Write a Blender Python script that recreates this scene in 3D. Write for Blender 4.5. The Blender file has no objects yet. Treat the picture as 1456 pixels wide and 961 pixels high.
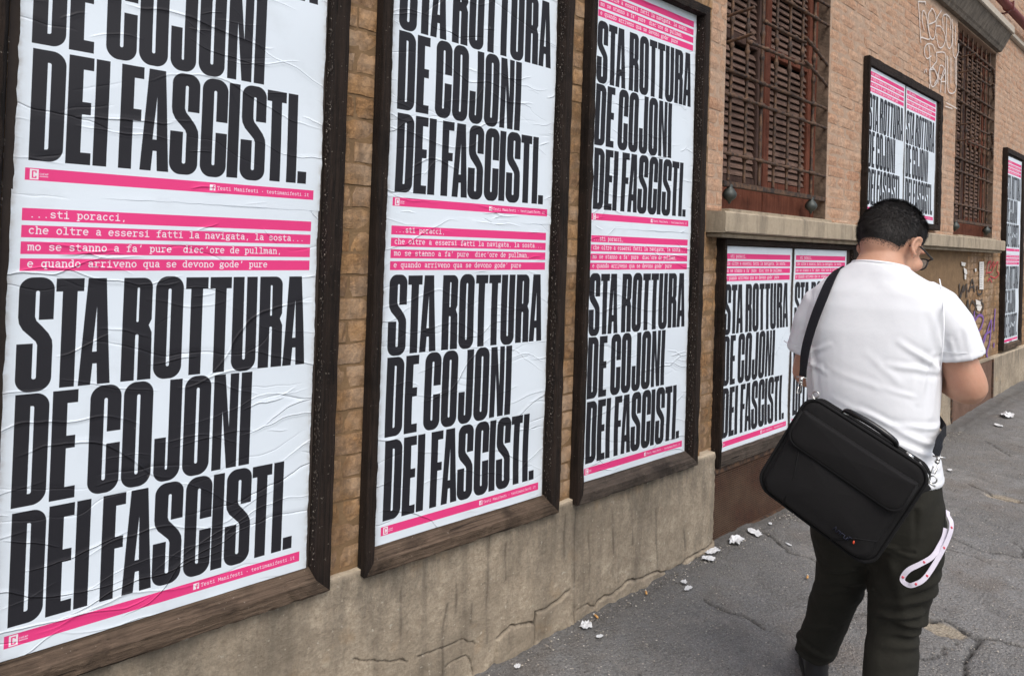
import bpy, bmesh, math, random
import numpy as np
from mathutils import Vector, Matrix, noise
from mathutils.bvhtree import BVHTree

random.seed(7); RNG = np.random.default_rng(7)
SC = bpy.context.scene
COL = SC.collection
rad = math.radians

# ------------------------------------------------------------------ camera
cam_d = bpy.data.cameras.new('camera')
cam = bpy.data.objects.new('camera', cam_d); COL.objects.link(cam)
CR = Vector((0.74661141, -0.66447701, 0.0322754)); CU = Vector((-0.03330362, 0.01112249, 0.99938339)); CF = Vector((0.66442627, 0.74722593, 0.01382532))
cam.matrix_world = Matrix(((CR.x, CU.x, -CF.x, -0.18016), (CR.y, CU.y, -CF.y, -1.79856), (CR.z, CU.z, -CF.z, 0.90047), (0, 0, 0, 1)))
cam_d.sensor_fit = 'HORIZONTAL'; cam_d.sensor_width = 36.0
cam_d.lens = 966.149 / 1456 * 36
cam_d.shift_x = -2.459 / 1456; cam_d.shift_y = -147.63 / 1456
cam_d.clip_start = 0.05; cam_d.clip_end = 500
SC.camera = cam

# ------------------------------------------------------------------ sky, sun, exposure (soft overcast daylight)
W = bpy.data.worlds.new("World"); SC.world = W; W.use_nodes = True
wn = W.node_tree; bg = wn.nodes['Background']
sky = wn.nodes.new('ShaderNodeTexSky'); sky.sky_type = 'NISHITA'; sky.sun_disc = False
SUN_EL, SUN_AZ = 52.0, 205.0            # azimuth clockwise from +Y
sky.sun_elevation = rad(SUN_EL); sky.sun_rotation = rad(SUN_AZ)
sky.air_density = 1.0; sky.dust_density = 3.5; sky.ozone_density = 1.0
hs = wn.nodes.new('ShaderNodeHueSaturation'); hs.inputs['Saturation'].default_value = 0.78
wn.links.new(sky.outputs[0], hs.inputs['Color']); wn.links.new(hs.outputs[0], bg.inputs['Color'])
bg.inputs['Strength'].default_value = 0.12
sd = bpy.data.lights.new('sun', 'SUN'); sd.energy = 1.0; sd.angle = rad(35); sd.color = (1.0, 0.97, 0.93)
sun = bpy.data.objects.new('sun', sd); COL.objects.link(sun)
az, el = rad(SUN_AZ), rad(SUN_EL)
sun_dir = Vector((math.sin(az) * math.cos(el), math.cos(az) * math.cos(el), math.sin(el)))
sun.rotation_euler = sun_dir.to_track_quat('Z', 'Y').to_euler()
SC.view_settings.view_transform = 'Standard'; SC.view_settings.look = 'None'
SC.view_settings.exposure = 0.62; SC.view_settings.gamma = 1.0
SC.view_settings.use_curve_mapping = False

# ------------------------------------------------------------------ frames and helpers
PHI = rad(1.2)                          # the wall bends away by 1.2 degrees at the window bay
MAIN = Matrix.Identity(4)
BAY = Matrix.Translation((2.65, 0, 0)) @ Matrix.Rotation(PHI, 4, 'Z')
GX = [-60, -6, 1.3, 2.8, 6.5, 8.9, 20, 80]; GZ = [-0.7, -0.62, -0.567, -0.533, -0.565, -0.50, -0.45, -0.4]
def gz(x, y=0.0):
    return float(np.interp(x, GX, GZ))
ROOTM = {}

def tag(o, label=None, cat=None, group=None, kind=None):
    if label: o['label'] = label
    if cat: o['category'] = cat
    if group: o['group'] = group
    if kind: o['kind'] = kind
    return o

def root(name, M, base, label, cat, group=None):
    o = bpy.data.objects.new(name, None); COL.objects.link(o)
    mw = M @ Matrix.Translation(base)
    o.matrix_world = mw; ROOTM[o.name] = mw; o.empty_display_size = 0.1
    return tag(o, label, cat, group)

def rootm(o):
    while o is not None:
        if o.name in ROOTM: return ROOTM[o.name]
        o = o.parent
    return Matrix.Identity(4)

def mesh_obj(name, me, mat, parent=None):
    o = bpy.data.objects.new(name, me); COL.objects.link(o)
    if mat is not None:
        me.materials.clear(); me.materials.append(mat)
    if parent is not None: o.parent = parent
    return o

def mk(name, bm, mat, parent=None, M=MAIN, smooth=False, recalc=True):
    """links a bmesh given in frame M as one mesh object; baked into the space of its thing"""
    if recalc: bmesh.ops.recalc_face_normals(bm, faces=bm.faces)
    me = bpy.data.meshes.new(name); bm.to_mesh(me); bm.free()
    me.transform(rootm(parent).inverted() @ M)
    if smooth: me.polygons.foreach_set('use_smooth', [True] * len(me.polygons))
    return mesh_obj(name, me, mat, parent)

def mkv(name, V, F, mat, parent=None, M=MAIN, smooth=False):
    me = bpy.data.meshes.new(name); me.from_pydata([tuple(v) for v in V], [], [tuple(f) for f in F]); me.update()
    me.transform(rootm(parent).inverted() @ M)
    if smooth: me.polygons.foreach_set('use_smooth', [True] * len(me.polygons))
    return mesh_obj(name, me, mat, parent)

def box(bm, x0, x1, y0, y1, z0, z1, bev=0.0):
    r = bmesh.ops.create_cube(bm, size=1.0)
    vs = r['verts']
    for v in vs:
        v.co = Vector((x0 + (v.co.x + .5) * (x1 - x0), y0 + (v.co.y + .5) * (y1 - y0), z0 + (v.co.z + .5) * (z1 - z0)))
    if bev > 0:
        es = list({e for v in vs for e in v.link_edges})
        bmesh.ops.bevel(bm, geom=es, offset=bev, segments=2, affect='EDGES')
    return vs

def prism(bm, poly, y0, y1):
    """poly in (x,z) extruded from y0 to y1"""
    a = [bm.verts.new((p[0], y0, p[1])) for p in poly]; b = [bm.verts.new((p[0], y1, p[1])) for p in poly]
    n = len(poly); bm.faces.new(a); bm.faces.new(b[::-1])
    for i in range(n): bm.faces.new((a[i], b[i], b[(i + 1) % n], a[(i + 1) % n]))

def catmull(P, n):
    P = [Vector(p) for p in P]; Q = [P[0] * 2 - P[1]] + P + [P[-1] * 2 - P[-2]]; out = []
    for i in range(1, len(Q) - 2):
        for k in range(n):
            t = k / n; a, b, c, d = Q[i - 1], Q[i], Q[i + 1], Q[i + 2]
            out.append(0.5 * ((2 * b) + (c - a) * t + (2 * a - 5 * b + 4 * c - d) * t * t + (3 * b - a - 3 * c + d) * t ** 3))
    out.append(Q[-2]); return out

def tube(bm, pts, r, n=8, cap=True, up=Vector((0.13, 0.31, 0.94))):
    pts = [Vector(p) for p in pts]; R = r if isinstance(r, (list, tuple)) else [r] * len(pts)
    rings = []
    for i, p in enumerate(pts):
        t = (pts[min(i + 1, len(pts) - 1)] - pts[max(i - 1, 0)])
        t = t.normalized() if t.length > 1e-9 else Vector((0, 0, 1))
        a = t.cross(up)
        if a.length < 0.05: a = t.cross(Vector((1, 0, 0)))
        a.normalize(); b = t.cross(a)
        rings.append([bm.verts.new(p + (a * math.cos(2 * math.pi * k / n) + b * math.sin(2 * math.pi * k / n)) * R[i]) for k in range(n)])
    for i in range(len(rings) - 1):
        for k in range(n):
            bm.faces.new((rings[i][k], rings[i][(k + 1) % n], rings[i + 1][(k + 1) % n], rings[i + 1][k]))
    if cap: bm.faces.new(rings[0][::-1]); bm.faces.new(rings[-1])

def loft(bm, secs, n=28, cap=True):
    """secs: (centre, half axis a, half axis b, squareness)"""
    rings = []
    for s in secs:
        c, a, b = Vector(s[0]), Vector(s[1]), Vector(s[2]); e = s[3] if len(s) > 3 else 2.0
        ring = []
        for k in range(n):
            t = 2 * math.pi * k / n; ct, st = math.cos(t), math.sin(t)
            ring.append(bm.verts.new(c + a * math.copysign(abs(ct) ** (2 / e), ct) + b * math.copysign(abs(st) ** (2 / e), st)))
        rings.append(ring)
    for i in range(len(rings) - 1):
        for k in range(n): bm.faces.new((rings[i][k], rings[i][(k + 1) % n], rings[i + 1][(k + 1) % n], rings[i + 1][k]))
    if cap: bm.faces.new(rings[0][::-1]); bm.faces.new(rings[-1])

def lathe(bm, prof, c, n=14):
    """prof: (radius, z) about vertical axis at c"""
    c = Vector(c); rings = [[bm.verts.new(c + Vector((r * math.cos(2 * math.pi * k / n), r * math.sin(2 * math.pi * k / n), z))) for k in range(n)] for r, z in prof]
    for i in range(len(rings) - 1):
        for k in range(n): bm.faces.new((rings[i][k], rings[i][(k + 1) % n], rings[i + 1][(k + 1) % n], rings[i + 1][k]))
    bm.faces.new(rings[0][::-1]); bm.faces.new(rings[-1])

def ellipsoid(bm, c, a, b, d, nu=20, nv=12):
    """a,b,d half axis vectors"""
    c, a, b, d = Vector(c), Vector(a), Vector(b), Vector(d); rows = []
    for j in range(1, nv):
        ph = math.pi * j / nv
        rows.append([bm.verts.new(c + (a * math.cos(2 * math.pi * i / nu) + b * math.sin(2 * math.pi * i / nu)) * math.sin(ph) + d * math.cos(ph)) for i in range(nu)])
    t = bm.verts.new(c + d); q = bm.verts.new(c - d)
    for i in range(nu):
        bm.faces.new((t, rows[0][i], rows[0][(i + 1) % nu])); bm.faces.new((q, rows[-1][(i + 1) % nu], rows[-1][i]))
        for j in range(len(rows) - 1): bm.faces.new((rows[j][i], rows[j + 1][i], rows[j + 1][(i + 1) % nu], rows[j][(i + 1) % nu]))

def voxel(bm, size, smooth_it=6, factor=0.5):
    """union of the closed shapes in bm as one continuous surface"""
    bmesh.ops.recalc_face_normals(bm, faces=bm.faces)
    me = bpy.data.meshes.new('tmp'); bm.to_mesh(me); bm.free()
    o = bpy.data.objects.new('tmp', me); COL.objects.link(o)
    m = o.modifiers.new('r', 'REMESH'); m.mode = 'VOXEL'; m.voxel_size = size; m.use_smooth_shade = True
    s = o.modifiers.new('s', 'SMOOTH'); s.iterations = smooth_it; s.factor = factor
    dg = bpy.context.evaluated_depsgraph_get(); dg.update()
    me2 = bpy.data.meshes.new_from_object(o.evaluated_get(dg), depsgraph=dg)
    bpy.data.objects.remove(o); bpy.data.meshes.remove(me)
    return me2

def get_co(me):
    a = np.empty(len(me.vertices) * 3, np.float32); me.vertices.foreach_get('co', a); return a.reshape(-1, 3).astype(np.float64)
def set_co(me, a):
    me.vertices.foreach_set('co', a.astype(np.float32).ravel()); me.update()
def get_no(me):
    a = np.empty(len(me.vertices) * 3, np.float32); me.vertices.foreach_get('normal', a); return a.reshape(-1, 3).astype(np.float64)

def vnoise(P, scale, seed=0):
    return np.array([noise.noise(Vector((p[0] * scale[0] + seed * 7.1, p[1] * scale[1] + 3.3 * seed, p[2] * scale[2]))) for p in P])

def seg_dist(px, pz, a, b):
    ax, az = a; bx, bz = b; dx, dz = bx - ax, bz - az; L = dx * dx + dz * dz + 1e-12
    t = np.clip(((px - ax) * dx + (pz - az) * dz) / L, 0, 1)
    return np.hypot(px - ax - t * dx, pz - az - t * dz), t
def poly_dist(px, pz, line):
    d = np.full(px.shape, 9.0)
    for a, b in zip(line[:-1], line[1:]): d = np.minimum(d, seg_dist(px, pz, a, b)[0])
    return d

# ------------------------------------------------------------------ node materials
class NT:
    def __init__(s, name):
        s.m = bpy.data.materials.new(name); s.m.use_nodes = True; s.t = s.m.node_tree; s.b = s.t.nodes['Principled BSDF']
    def n(s, kind, **kw):
        nd = s.t.nodes.new(kind)
        for k, v in kw.items(): setattr(nd, k, v)
        return nd
    def l(s, a, b): s.t.links.new(a, b)
    def coord(s, scale=(1, 1, 1), out='Object'):
        tc = s.n('ShaderNodeTexCoord'); mp = s.n('ShaderNodeMapping'); mp.inputs['Scale'].default_value = scale
        s.l(tc.outputs[out], mp.inputs['Vector']); return mp.outputs[0]
    def noise(s, vec, scale, detail=6, rough=.6, dist=0.0):
        nd = s.n('ShaderNodeTexNoise'); nd.inputs['Scale'].default_value = scale; nd.inputs['Detail'].default_value = detail
        nd.inputs['Roughness'].default_value = rough; nd.inputs['Distortion'].default_value = dist
        s.l(vec, nd.inputs['Vector']); return nd.outputs['Fac']
    def voro(s, vec, scale, feature='F1', rand=1.0):
        nd = s.n('ShaderNodeTexVoronoi', feature=feature); nd.inputs['Scale'].default_value = scale; nd.inputs['Randomness'].default_value = rand
        s.l(vec, nd.inputs['Vector']); return nd
    def ramp(s, fac, stops, interp='LINEAR'):
        nd = s.n('ShaderNodeValToRGB'); cr = nd.color_ramp; cr.interpolation = interp
        while len(cr.elements) < len(stops): cr.elements.new(0.5)
        for e, (p, c) in zip(cr.elements, stops):
            e.position = p; e.color = (c, c, c, 1) if isinstance(c, (int, float)) else (*c, 1)
        s.l(fac, nd.inputs['Fac']); return nd.outputs['Color']
    def mix(s, fac, a, b, mode='MIX'):
        nd = s.n('ShaderNodeMix', data_type='RGBA', blend_type=mode)
        if isinstance(fac, (int, float)): nd.inputs[0].default_value = fac
        else: s.l(fac, nd.inputs[0])
        for i, v in ((6, a), (7, b)):
            if isinstance(v, tuple): nd.inputs[i].default_value = (*v, 1)
            else: s.l(v, nd.inputs[i])
        return nd.outputs[2]
    def math(s, op, a, b=None, clamp=False):
        nd = s.n('ShaderNodeMath', operation=op, use_clamp=clamp)
        for i, v in ((0, a), (1, b)):
            if v is None: continue
            if isinstance(v, (int, float)): nd.inputs[i].default_value = v
            else: s.l(v, nd.inputs[i])
        return nd.outputs[0]
    def bump(s, h, dist, strength=1.0, prev=None):
        nd = s.n('ShaderNodeBump'); nd.inputs['Distance'].default_value = dist; nd.inputs['Strength'].default_value = strength
        s.l(h, nd.inputs['Height'])
        if prev is not None: s.l(prev, nd.inputs['Normal'])
        return nd.outputs[0]
    def rnd(s):
        oi = s.n('ShaderNodeObjectInfo'); g = s.n('ShaderNodeNewGeometry')
        return s.math('FRACT', s.math('ADD', oi.outputs['Random'], g.outputs['Random Per Island']))
    def attr(s, name):
        a = s.n('ShaderNodeAttribute'); a.attribute_name = name; return a.outputs['Fac']
    def pos(s, scale=(1, 1, 1)):
        g = s.n('ShaderNodeNewGeometry'); mp = s.n('ShaderNodeMapping'); mp.inputs['Scale'].default_value = scale
        s.l(g.outputs['Position'], mp.inputs['Vector']); return mp.outputs[0]
    def done(s, color=None, rough=None, normal=None, metal=None, spec=None):
        for key, v in (('Base Color', color), ('Roughness', rough), ('Normal', normal), ('Metallic', metal), ('Specular IOR Level', spec)):
            if v is None: continue
            if isinstance(v, tuple): s.b.inputs[key].default_value = (*v, 1)
            elif isinstance(v, (int, float)): s.b.inputs[key].default_value = v
            else: s.l(v, s.b.inputs[key])
        return s.m

def m_flat(name, col, rough=.6, nscale=60, amt=.25, bump=.0006, metal=0.0, spec=None):
    t = NT(name); v = t.coord(); a = t.noise(v, nscale, 5)
    c = t.mix(a, tuple(x * (1 - amt) for x in col), tuple(min(1, x * (1 + amt)) for x in col))
    return t.done(c, rough, t.bump(a, bump), metal, spec)

def m_wood(name, dark, light, grain):
    t = NT(name); sc = (2.6, 75, 75) if grain == 'x' else (75, 75, 2.6)
    v = t.pos(sc); a = t.noise(v, 1.6, 8, .7, .4); v2 = t.pos(); b = t.noise(v2, 7, 4); r = t.noise(v2, 90, 3)
    c = t.mix(t.ramp(a, [(.32, 0.0), (.68, 1.0)]), dark, light)
    c = t.mix(t.math('MULTIPLY', t.ramp(b, [(.5, 0.0), (.72, 1.0)]), .7), c, tuple(x * .35 for x in dark))
    fleck = t.ramp(t.noise(v2, 110, 2), [(.70, 0.0), (.75, 1.0)]); crk = t.ramp(t.noise(t.pos((2, 60, 60) if grain == 'x' else (60, 60, 2)), 1.3, 3, .5, .3), [(.30, 1.0), (.345, 0.0)]); c = t.mix(t.math('MULTIPLY', crk, .8), c, tuple(x * .25 for x in dark))
    c = t.mix(t.math('MULTIPLY', fleck, .5), c, (.32, .28, .23))
    n1 = t.bump(a, .007, 1.0); n2 = t.bump(r, .002, .8, n1)
    return t.done(c, .88, n2, 0.0, .25)

def m_brick(name, cols, dirt, dirt_amt):
    t = NT(name); r = t.rnd(); v = t.pos()
    base = t.ramp(r, [(i / (len(cols) - 1), c) for i, c in enumerate(cols)])
    a = t.noise(v, 28, 7, .7); b = t.noise(v, 5, 5, .6); d = t.noise(t.pos((9, 9, 1.8)), 1.3, 7, .7)
    c = t.mix(t.math('MULTIPLY', t.ramp(a, [(.40, 0.0), (.60, 1.0)]), .65), base, tuple(x * .55 for x in cols[0]))
    c = t.mix(t.math('MULTIPLY', t.ramp(t.noise(v, 70, 5, .75), [(.46, 0.0), (.60, 1.0)]), .5), c, tuple(min(1, x * 1.35) for x in cols[1]))
    c = t.mix(t.math('MULTIPLY', t.ramp(b, [(.42, 0.0), (.68, 1.0)]), .5), c, (.50, .41, .32))
    c = t.mix(t.math('MULTIPLY', t.ramp(d, [(.45, 0.0), (.7, 1.0)]), dirt_amt), c, dirt)
    pit = t.ramp(t.voro(v, 75).outputs['Distance'], [(.08, 0.0), (.2, 1.0)])
    pitm = t.ramp(t.noise(v, 30, 3), [(.56, 0.0), (.66, 1.0)])
    c = t.mix(t.math('MULTIPLY', t.math('MULTIPLY', t.math('SUBTRACT', 1.0, pit), pitm), .8), c, tuple(x * .3 for x in cols[0]))
    n1 = t.bump(a, .007, .9); n2 = t.bump(t.noise(v, 130, 5, .7), .002, .8, n1)
    return t.done(c, .95, n2)

M_MORTAR = (lambda t: t.done(t.mix(t.noise(t.pos(), 22, 7), (.30, .20, .14), (.50, .37, .27)), .95, t.bump(t.noise(t.pos(), 60, 6), .004)))(NT('lime_mortar'))
M_MORTAR_TAN = (lambda t: t.done(t.mix(t.noise(t.pos(), 18, 7), (.10, .060, .030), (.29, .185, .095)), .95, t.bump(t.noise(t.pos(), 50, 6), .005)))(NT('tan_mortar'))
M_BRICK_TAN = m_brick('tan_brick', [(.25, .135, .058), (.37, .215, .098), (.30, .175, .078), (.18, .092, .040)], (.060, .034, .018), .8)
M_BRICK_PINK = m_brick('pink_brick', [(.44, .245, .15), (.50, .315, .205), (.47, .29, .185), (.41, .21, .12)], (.26, .17, .11), .30)
M_WOOD_Z = m_wood('dark_frame_wood_upright', (.007, .005, .004), (.034, .022, .016), 'z')
M_WOOD_X = m_wood('dark_frame_wood_level', (.008, .006, .005), (.038, .025, .019), 'x')
M_WOOD_B = m_wood('weathered_bottom_rail_wood', (.036, .024, .016), (.175, .125, .088), 'x')
M_WOOD_B2 = m_wood('grey_bottom_rail_wood', (.035, .028, .022), (.105, .082, .066), 'x')
M_SHUT = m_wood('brown_shutter_paint', (.050, .030, .024), (.105, .060, .047), 'z')
M_SHUTRED = m_wood('reddish_shutter_stile', (.11, .034, .020), (.21, .075, .045), 'z')
M_SHUTSL = m_wood('brown_slat_paint', (.125, .076, .060), (.215, .140, .108), 'x')
M_STONE = (lambda t: t.done(t.mix(t.math('MULTIPLY', t.ramp(t.noise(t.pos((5, 5, 1)), 2.2, 7, .7), [(.45, 0.0), (.7, 1.0)]), .75), t.mix(t.noise(t.pos(), 35, 8, .75), (.29, .235, .165), (.50, .42, .31)), (.12, .10, .075)), .9, t.bump(t.noise(t.pos(), 90, 8, .75), .004)))(NT('sill_stone'))
M_HOOD = (lambda t: t.done(t.mix(t.ramp(t.noise(t.pos((9, 9, 1.2)), 2.6, 7, .7), [(.35, 0.0), (.65, 1.0)]), (.085, .072, .058), (.20, .17, .135)), .9, t.bump(t.noise(t.pos(), 70, 8, .7), .004)))(NT('grey_hood_stone'))
M_HOODTOP = m_flat('pale_hood_slab', (.46, .41, .34), .9, 30, .35, .003)
M_IRON = (lambda t: t.done(t.mix(t.ramp(t.noise(t.pos(), 26, 6, .7), [(.4, 0.0), (.62, 1.0)]), (.034, .023, .019), (.150, .082, .045)), .75, t.bump(t.noise(t.pos(), 120, 5), .002), .15))(NT('rusty_iron'))
M_FINIAL = m_flat('green_grey_bronze', (.058, .066, .060), .5, 40, .35, .001, .3)
M_DARKIN = m_flat('painted_dark_interior', (.012, .010, .009), .9)  # near-black colour paints in the shade behind the shutter slats
M_PIPE = m_flat('dark_red_pipe_paint', (.155, .040, .036), .45, 30, .2, .0008)
M_PLASTER = None

# ------------------------------------------------------------------ printed sheets: the print is rasterised here from letter outlines (millimetres)
PW, PH, SS = 1400, 2000, 2             # 0.5 mm per pixel: sheet 700 x 1000 mm
X0MM, Y0MM = -20.0, -30.0

def arc(cx, cz, r, a0, a1, n=10, rz=None):
    rz = rz or r
    return [(cx + r * math.cos(rad(a0 + (a1 - a0) * i / n)), cz + rz * math.sin(rad(a0 + (a1 - a0) * i / n))) for i in range(n + 1)]
def rr(x0, z0, x1, z1, tl=0, tr=0, br=0, bl=0):
    P = []
    P += arc(x0 + bl, z0 + bl * 1.15, bl, 180, 270, 10, bl * 1.15) if bl else [(x0, z0)]
    P += arc(x1 - br, z0 + br * 1.15, br, 270, 360, 10, br * 1.15) if br else [(x1, z0)]
    P += arc(x1 - tr, z1 - tr * 1.15, tr, 0, 90, 10, tr * 1.15) if tr else [(x1, z1)]
    P += arc(x0 + tl, z1 - tl * 1.15, tl, 90, 180, 10, tl * 1.15) if tl else [(x0, z1)]
    return P
R_ = 26
BIG = {   # each: list of (polygon, value): 1 = ink, 0 = cut out
 'O': [(rr(0, -3, 63, 246, R_, R_, R_, R_), 1), (rr(28, 27, 35, 216, 3.4, 3.4, 3.4, 3.4), 0)],
 'C': [(rr(0, -3, 63, 246, R_, R_, R_, R_), 1), (rr(28, 27, 35, 216, 3.4, 3.4, 3.4, 3.4), 0), ([(31, 110), (64, 110), (64, 138), (31, 138)], 0)],
 'D': [(rr(0, 0, 62, 243, 0, R_, R_, 0), 1), (rr(27.5, 26, 34.5, 216, 0, 3.4, 3.4, 0), 0)],
 'U': [(rr(0, -3, 63, 243, 0, 0, R_, R_), 1), (rr(28.5, 27, 35.5, 244, 0, 0, 3.4, 3.4), 0)],
 'J': [(rr(0, -3, 59, 243, 0, 0, R_, R_ - 2), 1), (rr(25.5, 25, 30.5, 244, 0, 0, 2.4, 2.4), 0), ([(-1, 104), (28, 104), (28, 244), (-1, 244)], 0)],
 'T': [([(0, 214), (53, 214), (53, 243), (0, 243)], 1), ([(12.5, 0), (40.5, 0), (40.5, 215), (12.5, 215)], 1)],
 'I': [([(0, 0), (27.5, 0), (27.5, 243), (0, 243)], 1)],
 'E': [([(0, 0), (48, 0), (48, 27), (28, 27), (28, 113), (45, 113), (45, 141), (28, 141), (28, 214), (48, 214), (48, 243), (0, 243)], 1)],
 'F': [([(0, 0), (27, 0), (27, 115), (44, 115), (44, 142), (27, 142), (27, 215), (47, 215), (47, 243), (0, 243)], 1)],
 'N': [([(0, 0), (62, 0), (62, 243), (0, 243)], 1), ([(27.5, 244), (40.5, 105), (40.5, 244)], 0), ([(23, -1), (23, 150), (36.5, -1)], 0)],
 'A': [([(0, 0), (24, 0), (27, 48), (35.5, 48), (37.5, 0), (63, 0), (49, 243), (13, 243)], 1), ([(25.5, 75), (34.5, 75), (32, 180)], 0)],
 'R': [(rr(0, 129, 62, 243, 0, 20, 0, 0)[:-1] + [(0, 243)], 1), ([(0, 0), (64, 0), (63, 112), (56, 130), (0, 130)], 1),
       (rr(29, 138, 34, 220, 2.4, 2.4, 2.4, 2.4), 0), (rr(28, -1, 35, 109, 3.2, 3.2, 0, 0), 0), ([(63, 112), (56, 129.5), (63, 146), (70, 129)], 0)],
 'S': [([(-1, 102), (-1, 24)] + arc(24, 26, 25, 180, 270, 10, 29) + arc(38, 26, 26, 270, 360, 10, 29) + [(64, 95), (62.5, 108), (56, 122), (44, 138), (33, 151), (30, 160), (30, 213)]
        + arc(33.5, 213, 3.5, 180, 0, 8) + [(37, 160), (37, 153), (64, 153)] + arc(39, 219, 25, 0, 90, 10, 27) + arc(25, 219, 25, 90, 180, 10, 27)
        + [(0, 160), (2, 146), (9, 132), (22, 118), (33, 106), (36, 98), (36, 28)] + arc(32, 28, 4, 360, 180, 8) + [(28, 102)], 1)],
 '.': [([(0, 0), (25, 0), (25, 33), (0, 33)], 1)],
}
LINES = [(547, [('S', 1), ('T', 68), ('A', 116), ('R', 201), ('O', 270), ('T', 338), ('T', 396), ('U', 453), ('R', 523), ('A', 590)]),
         (297, [('D', 2), ('E', 70), ('C', 142), ('O', 210), ('J', 279), ('O', 344), ('N', 414), ('I', 482.5)]),
         (43, [('D', 5), ('E', 72), ('I', 124.5), ('F', 176), ('A', 221), ('S', 286), ('C', 356), ('I', 421.5), ('S', 455), ('T', 521), ('I', 579), ('.', 611)])]
# slab-serif typewriter alphabet as strokes; unit: 1 = x-height .52 em, advance .6 em; coordinates in em
def _c(cx, cz, rx, rz, a0, a1, n=10): return [(cx + rx * math.cos(rad(a0 + (a1 - a0) * i / n)), cz + rz * math.sin(rad(a0 + (a1 - a0) * i / n))) for i in range(n + 1)]
XH, AS, DE = .52, .73, -.19
MONO = {
 '.': [[(.27, .02), (.33, .02)]], ',': [[(.31, .06), (.27, -.11)]], "'": [[(.34, .74), (.28, .52)]], '-': [[(.2, .3), (.4, .3)]],
 'a': [[(.13, .44)] + _c(.28, .36, .16, .17, 110, 0, 6) + [(.44, .08), (.47, .01), (.54, .01)], _c(.27, .15, .15, .14, 80, 360, 10) + [(.44, .24)], [(.25, .3), (.44, .3)]],
 'c': [_c(.31, .26, .2, .26, 45, 315, 12)], 'o': [_c(.3, .26, .2, .26, 0, 360, 16)],
 'e': [[(.1, .28), (.5, .28)] + _c(.3, .28, .2, .24, 0, 180, 9) + _c(.31, .25, .21, .25, 180, 312, 7)],
 'd': [_c(.27, .26, .18, .26, 0, 360, 14), [(.33, AS), (.45, AS), (.45, 0), (.54, 0)]],
 'q': [_c(.27, .26, .18, .26, 0, 360, 14), [(.54, XH), (.45, XH), (.45, DE)], [(.35, DE), (.55, DE)]],
 'p': [_c(.34, .26, .18, .26, 0, 360, 14), [(.06, XH), (.16, XH), (.16, DE)], [(.06, DE), (.27, DE)]],
 'g': [_c(.28, .33, .16, .18, 0, 360, 12), [(.54, .52), (.42, .46)], [(.2, .17), (.14, .08), (.45, .04), (.52, -.06), (.45, -.17), (.2, -.18), (.1, -.1), (.16, .02)]],
 'f': [[(.54, AS), (.42, AS), (.32, .66), (.29, .55), (.29, 0)], [(.12, .5), (.48, .5)], [(.14, 0), (.46, 0)]],
 'h': [[(.05, AS), (.14, AS), (.14, 0)], [(.14, .36)] + _c(.3, .36, .16, .15, 150, 0, 6) + [(.46, 0)], [(.05, 0), (.23, 0)], [(.38, 0), (.55, 0)]],
 'n': [[(.05, XH), (.14, XH), (.14, 0)], [(.14, .36)] + _c(.3, .36, .16, .15, 150, 0, 6) + [(.46, 0)], [(.05, 0), (.23, 0)], [(.38, 0), (.55, 0)]],
 'm': [[(.02, XH), (.09, XH), (.09, 0)], [(.09, .4)] + _c(.2, .4, .11, .11, 150, 0, 5) + [(.31, 0)], [(.31, .4)] + _c(.41, .4, .1, .11, 150, 0, 5) + [(.51, 0), (.57, 0)], [(.03, 0), (.16, 0)]],
 'i': [[(.12, XH), (.3, XH), (.3, 0)], [(.1, 0), (.51, 0)], [(.27, .69), (.33, .69)]],
 'l': [[(.1, AS), (.3, AS), (.3, 0)], [(.09, 0), (.52, 0)]],
 'r': [[(.07, XH), (.2, XH), (.2, 0)], [(.2, .32)] + _c(.4, .34, .2, .17, 160, 75, 6) + [(.52, .47)], [(.07, 0), (.4, 0)]],
 's': [[(.48, .42)] + _c(.3, .39, .17, .12, 30, 190, 6) + [(.17, .31), (.42, .24)] + _c(.3, .13, .19, .13, 20, -170, 7)],
 't': [[(.24, .68), (.24, .14), (.3, .02), (.4, 0), (.52, .01)], [(.08, .5), (.5, .5)]],
 'u': [[(.05, XH), (.14, XH), (.14, .16)] + _c(.3, .16, .16, .15, 180, 330, 6), [(.36, XH), (.46, XH), (.46, 0), (.55, 0)]],
 'v': [[(.1, XH), (.3, .02), (.5, XH)], [(.03, XH), (.2, XH)], [(.4, XH), (.57, XH)]],
 'T': [[(.07, .56), (.07, .7), (.53, .7), (.53, .56)], [(.3, .7), (.3, 0)], [(.18, 0), (.42, 0)]],
 'M': [[(.09, 0), (.09, .7), (.3, .3), (.51, .7), (.51, 0)]],
 'C': [_c(.31, .35, .2, .35, 50, 310, 12)], 'H': [[(.12, 0), (.12, .7)], [(.48, 0), (.48, .7)], [(.12, .35), (.48, .35)]],
 'E': [[(.48, .7), (.13, .7), (.13, 0), (.48, 0)], [(.13, .36), (.42, .36)]], 'A': [[(.08, 0), (.3, .7), (.52, 0)], [(.16, .24), (.44, .24)]],
 'P': [[(.13, 0), (.13, .7)], [(.13, .7)] + _c(.3, .53, .2, .17, 90, -90, 8) + [(.13, .36)]],
 '*': [_c(.3, .3, .05, .05, 0, 360, 8)], ' ': [],
}

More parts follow.
